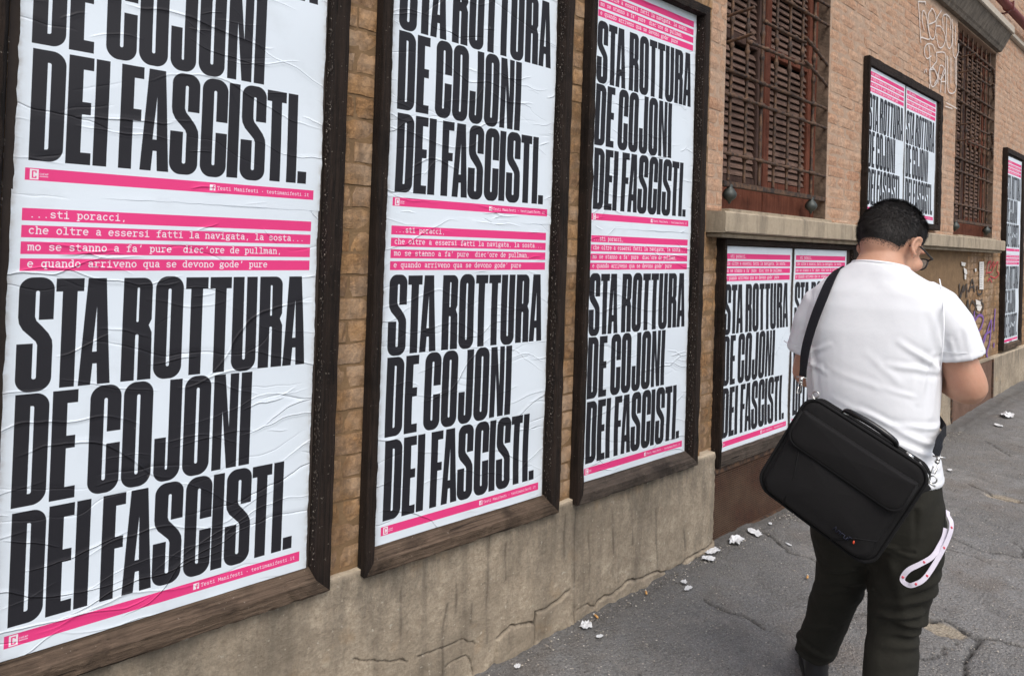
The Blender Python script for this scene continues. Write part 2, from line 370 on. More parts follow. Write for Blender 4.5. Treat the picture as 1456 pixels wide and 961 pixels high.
def fill(mask, poly, val=1.0, s=2.0 * SS):
    """even-odd scanline fill of one polygon in mm"""
    P = np.array(poly, float); px = (P[:, 0] - X0MM) * s; pz = (P[:, 1] - Y0MM) * s
    H_, W_ = mask.shape
    r0 = max(0, int(math.floor(pz.min()))); r1 = min(H_ - 1, int(math.ceil(pz.max())))
    nx, nz = np.roll(px, -1), np.roll(pz, -1)
    for r in range(r0, r1 + 1):
        y = r + .5; hit = ((pz <= y) & (nz > y)) | ((nz <= y) & (pz > y))
        if not hit.any(): continue
        xs = np.sort(px[hit] + (y - pz[hit]) / (nz[hit] - pz[hit]) * (nx[hit] - px[hit]))
        for a, b in zip(xs[::2], xs[1::2]):
            ia, ib = max(0, int(round(a))), min(W_, int(round(b)))
            if ib > ia: mask[r, ia:ib] = val

def stroke(mask, pts, w, val=1.0):
    for (ax, az), (bx, bz) in zip(pts[:-1], pts[1:]):
        L = math.hypot(bx - ax, bz - az) + 1e-9; ux, uz = (bx - ax) / L, (bz - az) / L; h = w / 2; e = h * .6
        fill(mask, [(ax - ux * e - uz * h, az - uz * e + ux * h), (bx + ux * e - uz * h, bz + uz * e + ux * h), (bx + ux * e + uz * h, bz + uz * e - ux * h), (ax - ux * e + uz * h, az - uz * e - ux * h)], val)

def text(mask, s, x, z, adv, w, val=1.0):
    em = adv / .6
    for i, ch in enumerate(s):
        for st in MONO[ch]: stroke(mask, [(x + i * adv + p[0] * em, z + p[1] * em) for p in st], w * em, val)

def make_image(name, A, srgb=True):
    """A: H x W x 3 (row 0 at the bottom)"""
    h, w = A.shape[:2]
    im = bpy.data.images.new(name, w, h, alpha=False, float_buffer=not srgb)
    im.colorspace_settings.name = 'sRGB' if srgb else 'Non-Color'
    buf = np.ones((h, w, 4), np.float32); buf[..., :3] = A if A.ndim == 3 else A[..., None]
    im.pixels.foreach_set(buf.ravel()); im.update(); im.pack()
    return im

def poster_image():
    Wp, Hp = PW * SS, PH * SS
    ink = np.zeros((Hp, Wp), np.float32); pink = np.zeros((Hp, Wp), np.float32); wht = np.zeros((Hp, Wp), np.float32)
    for z0, L in LINES:
        for ch, x0 in L:
            sub = np.zeros((260 * 2 * SS, 80 * 2 * SS), np.float32)      # one letter on its own patch so cut-outs stay inside it
            for poly, v in BIG[ch]: fill(sub, [(p[0] + X0MM + 6, p[1] + Y0MM + 6) for p in poly], v)
            r = int(round((z0 - 6 - Y0MM) * 2 * SS)); c = int(round((x0 - 6 - X0MM) * 2 * SS))
            ink[r:r + sub.shape[0], c:c + sub.shape[1]] = np.maximum(ink[r:r + sub.shape[0], c:c + sub.shape[1]], sub[:, :min(sub.shape[1], Wp - c)])
    for a, b in ((916, 943), (879.5, 906), (843.5, 870.5), (807, 834), (0, 26.6)):
        fill(pink, [(0, a), (660, a), (660, b), (0, b)])
    A = 12.6; SW = .105
    for s_, z in (("...sti poracci,", 923.7), ("che oltre a essersi fatti la navigata, la sosta...", 888.2), ("mo se stanno a fa' pure  diec'ore de pullman,", 852), ("e quando arriveno qua se devono gode' pure", 815.7)):
        text(wht, s_, 12, z, A, SW)
    text(wht, "Testi Manifesti * testimanifesti.it", 400, 9.3, 7.06, .10)
    fill(wht, [(382, 6), (396, 6), (396, 21), (382, 21)]); stroke(wht, [(394, 18), (391, 18), (390, 6)], 2.2, 0.0); stroke(wht, [(387, 13), (394, 13)], 2.0, 0.0)
    fill(wht, [(8.5, 2), (24.5, 2), (24.5, 24.5), (8.5, 24.5)]); stroke(wht, [(19.6, 17), (19.6, 20), (13.5, 20), (13.5, 6), (19.6, 6), (19.6, 9)], 2.3, 0.0)
    text(wht, "CHEAP", 26, 12.5, 3.3, .13)
    for k in range(8): fill(wht, [(26.4 + k * 2, 8), (27.7 + k * 2, 8), (27.7 + k * 2, 10.6), (26.4 + k * 2, 10.6)])
    dn = lambda m: m.reshape(PH, SS, PW, SS).mean(axis=(1, 3))
    ink, pink, wht = dn(ink)[..., None], dn(pink)[..., None], dn(wht)[..., None]
    paper = np.array([.850, .892, .922]); k_ = np.array([.118, .118, .140]); p_ = np.array([.880, .235, .495])
    img = paper * (1 - ink) + k_ * ink
    img = img * (1 - pink) + p_ * pink
    return (img * (1 - wht) + np.array([.90, .885, .90]) * wht).astype(np.float32)

def wrinkle_image(N=2048):
    H = np.zeros((N, N), np.float32); rng = np.random.default_rng(11)
    yy, xx = np.mgrid[0:N, 0:N] / N * 2 * math.pi
    for _ in range(26):                                   # broad gentle waves, tileable
        a, b = rng.integers(-5, 6), rng.integers(1, 12); H += (rng.uniform(.2, 1) * .10 / math.sqrt(a * a + b * b + 1) * 2 * np.sin(a * xx + b * yy + rng.uniform(0, 6.28))).astype(np.float32)
    K = 17; gy, gx = np.mgrid[-K:K + 1, -K:K + 1]
    for _ in range(430):
        x, y = rng.uniform(0, N, 2); th = rng.normal(.13, .16) * (1 if rng.random() < .8 else -1.6) + (math.pi if rng.random() < .5 else 0)
        n = int(rng.choice([30, 60, 110, 190, 260], p=[.30, .27, .20, .14, .09])); amp = rng.uniform(.16, .62) ** 1.0 * (1 if rng.random() < .72 else -.7) * min(1.25, .6 + n / 200)
        sig = rng.uniform(.85, 1.6); cur = 0; side = rng.uniform(2.5, 5); sgn = 1 if rng.random() < .5 else -1
        for i in range(n):
            cur = cur * .90 + rng.normal(0, .0042) - .0012 * math.sin(2 * th); th += cur + rng.normal(0, .045); x += math.cos(th) * 1.9; y += math.sin(th) * 1.9
            f = amp * math.sin(math.pi * (i + 1) / (n + 1)) ** .6
            ix, iy = int(x), int(y); dx = gx - (x - ix); dy = gy - (y - iy)
            q = -dx * math.sin(th) + dy * math.cos(th); l = dx * math.cos(th) + dy * math.sin(th)
            ker = f * (np.exp(-q * q / (2 * sig * sig)) + .35 * np.exp(-(q - sgn * side) ** 2 / (2 * (side * .8) ** 2))) * np.exp(-l * l / 5)
            ri = (iy + gy[:, 0]) % N; ci = (ix + gx[0]) % N; blk = H[np.ix_(ri, ci)]
            H[np.ix_(ri, ci)] = blk + ker.astype(np.float32) * .40
    H -= H.min(); H /= H.max(); return H

IMG_P = make_image('poster_print', poster_image(), True)
IMG_W = make_image('paper_creases', wrinkle_image(), False)

def m_paper(name, creases=1.0, age=0.0):
    t = NT(name)
    uv = t.n('ShaderNodeUVMap'); uv.uv_map = 'print'; ti = t.n('ShaderNodeTexImage'); ti.image = IMG_P; ti.interpolation = 'Cubic'; ti.extension = 'EXTEND'; t.l(uv.outputs[0], ti.inputs[0])
    uw = t.n('ShaderNodeUVMap'); uw.uv_map = 'crease'; tw = t.n('ShaderNodeTexImage'); tw.image = IMG_W; tw.interpolation = 'Cubic'; tw.extension = 'REPEAT'; t.l(uw.outputs[0], tw.inputs[0])
    p = t.pos(); st = t.ramp(t.noise(p, 4.5, 6, .65), [(.52, 0.0), (.80, 1.0)])
    c = t.mix(t.math('MULTIPLY', st, .22 + age), ti.outputs[0], (.47, .45, .41), 'MULTIPLY')
    edge = t.attr('edge'); c = t.mix(t.math('MULTIPLY', t.math('MULTIPLY', edge, t.ramp(t.noise(p, 40, 5), [(.35, 0.0), (.65, 1.0)])), .55), c, (.30, .25, .20))
    sc = t.ramp(t.voro(t.pos((1, 1, 1)), 9).outputs['Distance'], [(.0, 1.0), (.06, 0.0)]); c = t.mix(t.math('MULTIPLY', sc, t.math('MULTIPLY', t.ramp(t.noise(p, 55, 4), [(.5, 0.0), (.6, 1.0)]), .35)), c, (.35, .33, .31))
    n1 = t.bump(tw.outputs[0], .0112 * creases, 1.0); n2 = t.bump(t.noise(p, 600, 2), .0002, .5, n1)
    return t.done(c, .62, n2, 0.0, .35)
M_PAPER = m_paper('pasted_poster_paper'); M_PAPER_F = m_paper('pasted_poster_paper_flat', .55, .05)

def sheet(parent, M, bx, bz, ws=1.0, hs=1.0, y=0.0, label=None, mat=None, clip=None, seed=0, nx=70, nz=100):
    """one pasted sheet: bx,bz = lower left corner of its print; local extent -20..680 x -30..970 mm"""
    rng = np.random.default_rng(seed + 50)
    xs = np.linspace(-.020, .680, nx + 1); zs = np.linspace(-.030, .982, nz + 1)
    X, Z = np.meshgrid(xs, zs); Y = np.zeros_like(X)
    for _ in range(7):                                    # the sheet does not lie quite flat
        a, b, ph = rng.uniform(-9, 9), rng.uniform(4, 22), rng.uniform(0, 6.3); Y += .0005 * np.sin(a * X + b * Z + ph)
    Y -= .0007 * np.exp(-((Z + .03) / .006) ** 2) * np.clip(np.sin(X * 23 + seed) + .2 * np.sin(X * 90), 0, 1) + .0010      # lower edge lifts a little
    jag = lambda n: np.convolve(rng.normal(0, .0014, n + 4), np.ones(3) / 3, 'same')[2:-2][:n]
    XX, ZZ = X.copy(), Z.copy()
    XX[:, 0] += jag(nz + 1) ; XX[:, -1] += jag(nz + 1); ZZ[0, :] += jag(nx + 1) * .8; ZZ[-1, :] += jag(nx + 1)
    wx, wz = bx + XX * ws, bz + ZZ * hs
    if clip:                                              # trimmed where a frame rail or the board's edge ends it
        wx = np.clip(wx, clip[0], clip[1]); wz = np.clip(wz, clip[2], clip[3])
    V = np.stack([wx, y + Y, wz], -1).reshape(-1, 3)
    idx = np.arange((nx + 1) * (nz + 1)).reshape(nz + 1, nx + 1)
    F = np.stack([idx[:-1, :-1], idx[:-1, 1:], idx[1:, 1:], idx[1:, :-1]], -1).reshape(-1, 4)
    me = bpy.data.meshes.new('poster'); me.from_pydata(V.tolist(), [], F.tolist()); me.update()
    U = np.stack([(XX + .02) / .7, (ZZ + .03) / 1.0], -1).reshape(-1, 2)
    off = rng.uniform(0, 1, 2); C = np.stack([(XX + .02) / 2.05 + off[0], (ZZ + .03) / 2.05 + off[1]], -1).reshape(-1, 2)
    li = np.empty(len(me.loops), np.int32); me.loops.foreach_get('vertex_index', li)
    for nm, A in (('print', U), ('crease', C)):
        l = me.uv_layers.new(name=nm); l.data.foreach_set('uv', A[li].astype(np.float32).ravel())
    at = me.attributes.new('edge', 'FLOAT', 'POINT'); d = np.minimum(X + .02, .68 - X)
    at.data.foreach_set('value', np.exp(-d / .006).astype(np.float32).ravel())
    me.transform(rootm(parent).inverted() @ M); me.polygons.foreach_set('use_smooth', [True] * len(me.polygons))
    o = mesh_obj('poster', me, mat or M_PAPER, parent)
    if label: o['label'] = label
    return o

def rails(parent, M, L, R_, B, T, yw, yf, yp, mats, seed=0, rough=.0012, names=True):
    """four mitred rails. L,R_,B,T = (outer, inner at the front, inner at the paper)"""
    rng = np.random.default_rng(seed)
    def prof(s, sg): o, f, i = s; e = .006 * sg; return [(o, yw), (o, yf + .006), (o + e, yf), (f - e * .6, yf), (f, yf + .005), (i, yp), (i, yw)]
    pl, pr, pb, pt = prof(L, 1), prof(R_, -1), prof(B, 1), prof(T, -1)
    def rail(a, b, fixed, horiz, mat, label):
        n = len(fixed); V = []; F = []; K = 40
        for k in range(K + 1):
            t = k / K
            for i in range(n):
                s0, s1 = a[i][0], b[i][0]; q = s0 + (s1 - s0) * t; w = fixed[i]
                jx, jy = (rng.normal(0, rough), rng.normal(0, rough)) if 0 < i < n - 2 and 0 < k < K else (0, 0)
                V.append((q, w[1] + jy, w[0] + jx) if horiz else (w[0] + jx, w[1] + jy, q))
        for k in range(K):
            for i in range(n): F.append((k * n + i, k * n + (i + 1) % n, (k + 1) * n + (i + 1) % n, (k + 1) * n + i))
        F.append(tuple(range(n))[::-1]); F.append(tuple(K * n + i for i in range(n)))
        bm = bmesh.new(); vv = [bm.verts.new(v) for v in V]
        for f in F: bm.faces.new([vv[i] for i in f])
        o = mk('frame_rail', bm, mat, parent, M)
        if label: o['label'] = label
        return o
    rail(pb, pt, pl, False, mats[0], None); rail(pb, pt, pr, False, mats[0], None)
    rail(pl, pr, pb, True, mats[1], 'bottom rail of worn brown wood' if mats[1] in (M_WOOD_B, M_WOOD_B2) else None); rail(pl, pr, pt, True, mats[2], None)

M_DRIP = m_flat('dried_glue_lumps', (.05, .036, .026), .35, 90, .5, .001)
M_CHIP = m_flat('paper_crumbs', (.62, .56, .48), .8, 90, .3, .001)
def drips(parent, M, x, z0, z1, y0, y1, n, seed, side=-1):
    """dried glue lumps along the inner face of the right-hand rail and torn crumbs at the paper's edge"""
    rng = random.Random(seed); bm = bmesh.new(); b2 = bmesh.new()
    for k in range(n):
        r = rng.uniform(.0006, .0021); z = rng.uniform(z0, z1); y = y1 + (y0 - y1) * rng.random() ** .7
        ellipsoid(bm, (x + side * r * .2, y, z), (r * .8, 0, 0), (0, r, 0), (0, 0, r * rng.uniform(.9, 2.6)), 6, 4)
        if rng.random() < .13:
            q = r * .55; ellipsoid(b2, (x + side * r * .9, y, z + r), (q, 0, 0), (0, q, 0), (0, 0, q * 1.3), 5, 3)
    tag(mk('glue_lumps', bm, M_DRIP, parent, M, True), kind='stuff'); tag(mk('paper_crumbs', b2, M_CHIP, parent, M), kind='stuff')

M_BOARDBACK = m_flat('dark_board_backing', (.035, .025, .02), .85, 30, .4, .002)
def backing(parent, M, x0, x1, z0, z1, y0, y1):
    bm = bmesh.new(); box(bm, x0, x1, y0, y1, z0, z1); mk('backing_panel', bm, M_BOARDBACK, parent, M)

# ------------------------------------------------------------------ measured lines (metres): cracks and stains (x,z) on the plinth, cracks (x,y) in the asphalt, painted strokes (x,z) in the bay
PC = [[(1.387, -0.466),(1.449, -0.448),(1.514, -0.459),(1.568, -0.475),(1.571, -0.441),(1.615, -0.446),(1.679, -0.437),(1.752, -0.419)], [(1.568, -0.475),(1.569, -0.568)], [(1.904, -0.531),(1.927, -0.506),(2.02, -0.513),(2.106, -0.49),(2.207, -0.509),(2.292, -0.505),(2.413, -0.54),(2.581, -0.515),(2.693, -0.514),(2.774, -0.49)], [(1.173, -0.481),(1.251, -0.475),(1.281, -0.509),(1.289, -0.557)], [(1.785, -0.492),(1.784, -0.564)], [(1.06, -0.412),(1.16, -0.419),(1.249, -0.42),(1.296, -0.455)], [(0.834, -0.331),(0.946, -0.381),(1.025, -0.407)], [(1.904, -0.531),(1.863, -0.507),(1.793, -0.51)]]
PS = [[(1.171, -0.282),(1.157, -0.356),(1.159, -0.515)], [(1.776, -0.114),(1.774, -0.343),(1.785, -0.492)], [(0.991, -0.182),(0.993, -0.358)], [(1.207, -0.231),(1.209, -0.321)], [(1.341, -0.105),(1.344, -0.468)], [(2.004, -0.178),(2.008, -0.345)], [(2.128, -0.196),(2.135, -0.345)], [(2.288, -0.233),(2.311, -0.499)], [(2.509, -0.384),(2.517, -0.46)], [(1.716, -0.121),(1.716, -0.285)], [(1.279, -0.317),(1.276, -0.38)], [(1.858, -0.218),(1.866, -0.454)], [(1.417, -0.154),(1.423, -0.278)]]
GC = [[(4.99, -0.489),(4.914, -0.595),(4.866, -0.683),(4.858, -0.795)], [(2.853, -0.836),(2.874, -0.866),(2.943, -0.934),(2.928, -0.988),(2.891, -1.046)], [(2.891, -1.046),(2.952, -1.107),(2.959, -1.16),(2.972, -1.229)], [(3.158, -0.046),(3.106, -0.137),(3.022, -0.255),(3.045, -0.33),(3.026, -0.408)], [(6.361, -0.246),(6.157, -0.391),(5.997, -0.5)], [(6.423, -0.389),(6.41, -0.524)], [(2.883, -0.645),(2.886, -0.662)], [(4.303, -0.918),(4.33, -0.985)], [(2.324, -0.236),(2.31, -0.326),(2.336, -0.414),(2.322, -0.508)], [(9.624, 1.598),(7.104, 0.559)], [(2.907, -1.071),(2.73, -1.069),(2.518, -1.107)]]
GH = [[(4.882, -0.603),(4.91, -0.673),(4.876, -0.791),(4.802, -0.77),(4.808, -0.681)], [(2.869, -0.867),(2.921, -0.919),(2.919, -0.981),(2.885, -1.034),(2.835, -0.994),(2.807, -0.943),(2.807, -0.892)]]
GW = [[(3.021, 2.899),(3.201, 2.943)], [(3.021, 2.899),(3.061, 2.784),(3.107, 2.593)], [(3.2, 2.947),(3.192, 2.916)], [(3.185, 2.709),(3.126, 2.779),(3.132, 2.844),(3.174, 2.862),(3.231, 2.827),(3.282, 2.747),(3.321, 2.67),(3.115, 2.636),(3.107, 2.593)], [(3.348, 2.921),(3.274, 2.852),(3.293, 2.749),(3.354, 2.685),(3.433, 2.703),(3.474, 2.785),(3.466, 2.893),(3.393, 2.933),(3.336, 2.922)], [(3.301, 2.787),(3.446, 2.844),(3.523, 2.908),(3.614, 2.979)], [(3.472, 2.814),(3.613, 2.841),(3.74, 2.788),(3.697, 2.703),(3.602, 2.66),(3.541, 2.676),(3.488, 2.752)], [(3.674, 2.84),(3.654, 2.933),(3.75, 2.98),(3.879, 2.966),(3.873, 2.873)], [(3.762, 2.99),(3.765, 2.794),(3.808, 2.72),(3.873, 2.715),(3.932, 2.779),(3.936, 2.903),(3.916, 2.983)], [(3.936, 2.896),(3.964, 2.716),(4.034, 2.665),(4.123, 2.735),(4.13, 2.815)], [(4.025, 2.948),(4.038, 2.779)], [(3.376, 2.545),(3.267, 2.5),(3.198, 2.535),(3.216, 2.589),(3.302, 2.629),(3.415, 2.64),(3.464, 2.607)], [(3.302, 2.622),(3.331, 2.535),(3.375, 2.313)], [(3.5, 2.6),(3.739, 2.644),(3.76, 2.535),(3.784, 2.388)], [(3.5, 2.6),(3.516, 2.538),(3.45, 2.488),(3.34, 2.422),(3.417, 2.459),(3.501, 2.432),(3.54, 2.388),(3.462, 2.329)], [(3.561, 2.421),(3.614, 2.513),(3.711, 2.518),(3.739, 2.478),(3.623, 2.396),(3.561, 2.421),(3.566, 2.349)], [(4.034, 2.665),(4.042, 2.561),(4.052, 2.438)], [(3.23, 2.407),(3.199, 2.37)], [(3.262, 2.417),(3.253, 2.384)], [(3.904, 2.641),(3.922, 2.414)], [(3.803, 2.628),(3.821, 2.395)]]
GW2 = [[(3.325, 2.419),(3.35, 2.328),(3.432, 2.301),(3.563, 2.387),(3.464, 2.447),(3.325, 2.419)], [(3.634, 2.292),(3.656, 2.425),(3.749, 2.503),(3.764, 2.304)], [(3.64, 2.382),(3.757, 2.404)], [(3.806, 2.636),(3.823, 2.416),(3.864, 2.332),(4.035, 2.362),(4.084, 2.465),(4.066, 2.691)], [(3.804, 2.23),(4.117, 2.229)], [(3.773, 2.195),(3.977, 2.207)], [(3.334, 2.306),(3.339, 2.23)]]
GB = [[(4.335, 0.668),(4.377, 0.54),(4.464, 0.647),(4.488, 0.592),(4.575, 0.654),(4.585, 0.534)], [(4.654, 0.579),(4.76, 0.698),(4.854, 0.574)], [(4.684, 0.625),(4.835, 0.631)], [(4.94, 0.639),(4.969, 0.557),(5.114, 0.561),(5.136, 0.651)], [(4.411, 0.512),(4.571, 0.383),(4.626, 0.514),(4.652, 0.368)], [(4.777, 0.5),(4.701, 0.428),(4.802, 0.357),(4.894, 0.429),(4.777, 0.5)], [(4.974, 0.493),(5.184, 0.437),(5.074, 0.348),(4.891, 0.382),(4.935, 0.447),(5.134, 0.498)]]
GP = [[(4.855, 0.393),(4.863, 0.297),(4.933, 0.14)], [(4.863, 0.297),(5.037, 0.346),(5.188, 0.309),(5.121, 0.225),(4.98, 0.176)], [(5.177, 0.006),(5.352, 0.171),(5.484, 0.268),(5.512, 0.222),(5.449, 0.044),(5.348, -0.048),(5.434, -0.146),(5.488, -0.222)], [(5.652, 0.383),(5.615, 0.154)], [(5.634, 0.03),(5.63, -0.021)], [(5.494, 0.162),(5.278, 0.136),(5.172, 0.065)], [(5.377, -0.111),(5.535, -0.125)]]
GR = [[(5.264, 0.742),(5.331, 0.851),(5.447, 0.872),(5.414, 0.801),(5.567, 0.872),(5.496, 0.77),(5.3, 0.761)], [(5.532, 0.811),(5.732, 0.873),(5.698, 0.78),(5.785, 0.744),(5.623, 0.704),(5.42, 0.726)], [(5.331, 0.671),(5.407, 0.698),(5.505, 0.659)]]
SC = [[(4.993, 0.869),(5.154, 0.87),(5.163, 0.595),(5.016, 0.598)], [(4.363, 0.866),(4.519, 0.858),(4.495, 0.821),(4.385, 0.83)], [(4.451, 0.812),(4.55, 0.793),(4.567, 0.747),(4.475, 0.753)], [(4.475, 0.748),(4.541, 0.742),(4.531, 0.701),(4.492, 0.705)], [(4.881, 0.506),(5.062, 0.481),(5.08, 0.441),(4.906, 0.452)], [(4.921, 0.444),(5.125, 0.43),(5.056, 0.384),(4.94, 0.393)], [(4.821, 0.802),(4.877, 0.802),(4.879, 0.773),(4.837, 0.773)]]

# ------------------------------------------------------------------ ground
def m_asphalt():
    t = NT('old_asphalt'); p = t.pos()
    big = t.ramp(t.noise(p, 1.3, 6, .6), [(.35, 0.0), (.65, 1.0)]); mid = t.noise(p, 9, 7, .7); fine = t.noise(p, 120, 4, .7)
    c = t.mix(big, (.158, .160, .160), (.300, .300, .296))
    c = t.mix(t.ramp(mid, [(.4, 0.0), (.66, 1.0)]), c, (.205, .200, .190)); c = t.mix(t.math('MULTIPLY', t.ramp(t.noise(t.pos(), 5.5, 7, .75), [(.50, 0.0), (.62, 1.0)]), .6), c, (.135, .131, .124)); c = t.mix(t.math('MULTIPLY', t.ramp(t.noise(t.pos((1.3, 1, 1)), 3.3, 7, .75), [(.53, 0.0), (.66, 1.0)]), .5), c, (.36, .34, .31))
    c = t.mix(t.math('MULTIPLY', t.ramp(t.noise(p, 2.7, 5, .7), [(.52, 0.0), (.66, 1.0)]), .65), c, (.205, .175, .148))
    v0 = t.voro(p, 52); s0 = t.math('MULTIPLY', t.ramp(v0.outputs['Distance'], [(.12, 1.0), (.24, 0.0)]), t.ramp(v0.outputs['Color'], [(.70, 0.0), (.73, 1.0)])); c = t.mix(t.math('MULTIPLY', s0, .9), c, (.46, .42, .36))
    v = t.voro(p, 95); st = t.ramp(v.outputs['Distance'], [(.10, 1.0), (.26, 0.0)]); pick = t.ramp(v.outputs['Color'], [(.52, 0.0), (.56, 1.0)])
    c = t.mix(t.math('MULTIPLY', t.math('MULTIPLY', st, pick), .95), c, (.56, .52, .46))
    v2 = t.voro(p, 150); st2 = t.ramp(v2.outputs['Distance'], [(.12, 1.0), (.3, 0.0)]); pk2 = t.ramp(v2.outputs['Color'], [(.55, 0.0), (.6, 1.0)])
    c = t.mix(t.math('MULTIPLY', t.math('MULTIPLY', st2, pk2), .9), c, (.035, .033, .031))
    c = t.mix(t.math('MULTIPLY', t.ramp(t.noise(p, 190, 4, .8), [(.47, 0.0), (.60, 1.0)]), .55), c, (.40, .385, .36))
    g = t.math('MULTIPLY', t.ramp(fine, [(.3, 1.0), (.6, 0.0)]), .45); c = t.mix(g, c, (.05, .048, .046))
    c = t.mix(t.attr('hole'), c, t.mix(t.noise(p, 90, 5, .8), (.17, .14, .10), (.62, .54, .42)))
    c = t.mix(t.math('MULTIPLY', t.attr('near_wall'), t.ramp(mid, [(.25, .5), (.6, 1.0)])), c, (.075, .068, .060))  # asphalt gets darker towards the foot of the wall
    c = t.mix(t.attr('crack'), c, (.016, .014, .012))
    n1 = t.bump(v.outputs['Distance'], .006, .9); n2 = t.bump(fine, .006, 1.0, n1); n3 = t.bump(t.noise(p, 38, 6, .8), .007, .9, n2)
    return t.done(c, .9, n3)

def build_ground():
    xs = np.concatenate([np.linspace(-60, 0.9, 22)[:-1], np.arange(.9, 5.6, .0105), np.arange(5.6, 9.5, .03), np.linspace(9.5, 80, 24)])
    ys = np.concatenate([np.linspace(-40, -1.7, 16)[:-1], np.arange(-1.7, .06, .0105), np.linspace(.06, .5, 3)])
    X, Y = np.meshgrid(xs, ys); Z = np.interp(X, GX, GZ)
    fx, fy = X.ravel(), Y.ravel(); fine = (fx > .9) & (fx < 9.5) & (fy > -1.7) & (fy < .1)
    P = np.stack([fx, fy, np.zeros_like(fx)], 1)
    h = np.zeros_like(fx); i = np.where(fine)[0]
    h[i] = .007 * vnoise(P[i], (1.7, 1.7, 1), 1) + .0022 * vnoise(P[i], (14, 14, 1), 2) + .0016 * vnoise(P[i], (45, 45, 1), 3)
    jx = fx.copy(); jy = fy.copy(); jx[i] += .012 * vnoise(P[i], (22, 22, 1), 5); jy[i] += .012 * vnoise(P[i], (22, 22, 1), 6)
    crack = np.zeros_like(fx); hole = np.zeros_like(fx)
    for k, l in enumerate(GC):
        if k == 9: continue
        d = poly_dist(jx[i], jy[i], l); crack[i] = np.maximum(crack[i], np.exp(-(d / .0055) ** 2)); h[i] -= .003 * np.exp(-(d / .03) ** 2)
    for (a, b, n) in ((4.2, -.55, 26), (3.5, -.38, 18), (1.75, -.35, 20), (2.6, -.62, 22), (5.4, -.9, 24)):      # finer wandering cracks
        l = [(a, b)]; th = random.uniform(0, 6.28)
        for _ in range(n): th += random.gauss(0, .5); l.append((l[-1][0] + .035 * math.cos(th), l[-1][1] + .035 * math.sin(th)))
        d = poly_dist(jx[i], jy[i], l); crack[i] = np.maximum(crack[i], .65 * np.exp(-(d / .0045) ** 2))
    for l in GH:
        cx, cy = np.mean([q[0] for q in l]), np.mean([q[1] for q in l]); sx, sy = np.ptp([q[0] for q in l]) / 2, np.ptp([q[1] for q in l]) / 2
        q = np.hypot((jx[i] - cx) / (sx * 1.05), (jy[i] - cy) / (sy * 1.05)) + .25 * vnoise(P[i], (16, 16, 1), 8); hole[i] = np.maximum(hole[i], np.clip((1.05 - q) / .18, 0, 1))
    h -= .010 * hole; h -= .016 * np.clip(crack, 0, 1); near_wall = np.exp(-np.abs(fy) / .11) * .8
    h[i] += .018 * np.exp(-(np.minimum(fy[i], 0) / .026) ** 2) * (.55 + .9 * vnoise(P[i], (6, 3, 1), 12)) + .004 * np.exp(-(fy[i] / .1) ** 2) * vnoise(P[i], (30, 30, 1), 13)              # grit washed up against the wall
    V = np.stack([fx, fy, Z.ravel() + h], 1); nx, ny = len(xs), len(ys)
    idx = np.arange(nx * ny).reshape(ny, nx); F = np.stack([idx[:-1, :-1], idx[:-1, 1:], idx[1:, 1:], idx[1:, :-1]], -1).reshape(-1, 4)
    me = bpy.data.meshes.new('asphalt_pavement'); me.from_pydata(V.tolist(), [], F.tolist()); me.update()
    for nm, a in (('crack', crack), ('hole', hole), ('near_wall', near_wall)):
        at = me.attributes.new(nm, 'FLOAT', 'POINT'); at.data.foreach_set('value', np.clip(a, 0, 1).astype(np.float32))
    me.polygons.foreach_set('use_smooth', [True] * len(me.polygons))
    tag(mesh_obj('asphalt_pavement', me, m_asphalt()), kind='structure', label='cracked grey asphalt pavement running along the wall')
build_ground()

# ------------------------------------------------------------------ the building
BLD = root('brick_building', MAIN, (2.65, .2, -.55), 'long brick building with plastered base, barred windows and poster boards on its street wall', 'building')
WT = .36
bm = bmesh.new(); box(bm, -6, 2.65, .0105, WT, -.75, 4.6); WALL_MAIN = mk('wall', bm, M_MORTAR_TAN, BLD, MAIN); WALL_MAIN['label'] = 'tan brick wall between the tall poster boards'
W1 = (.19, 1.42, 1.10, 3.02); W2 = (4.13, 5.50, 1.10, 3.02)
bm = bmesh.new()
for a, b, z0, z1 in ((0, W1[0], 1.0, 4.6), (W1[1], W2[0], 1.0, 4.6), (W2[1], 14, 1.0, 4.6), (W1[0], W1[1], 1.0, W1[2]), (W2[0], W2[1], 1.0, W2[2]), (W1[0], W1[1], W1[3], 4.6), (W2[0], W2[1], W2[3], 4.6)):
    box(bm, a, b, .0415, WT, z0, z1)
WALL_BAY = mk('wall', bm, M_MORTAR, BLD, BAY); WALL_BAY['label'] = 'pinkish brick wall around the barred windows'
bm = bmesh.new(); box(bm, 0, 14, .0425, WT, -.75, 1.0); WALL_LOW = mk('wall', bm, M_MORTAR_TAN, BLD, BAY); WALL_LOW['label'] = 'stained tan wall below the stone sill'

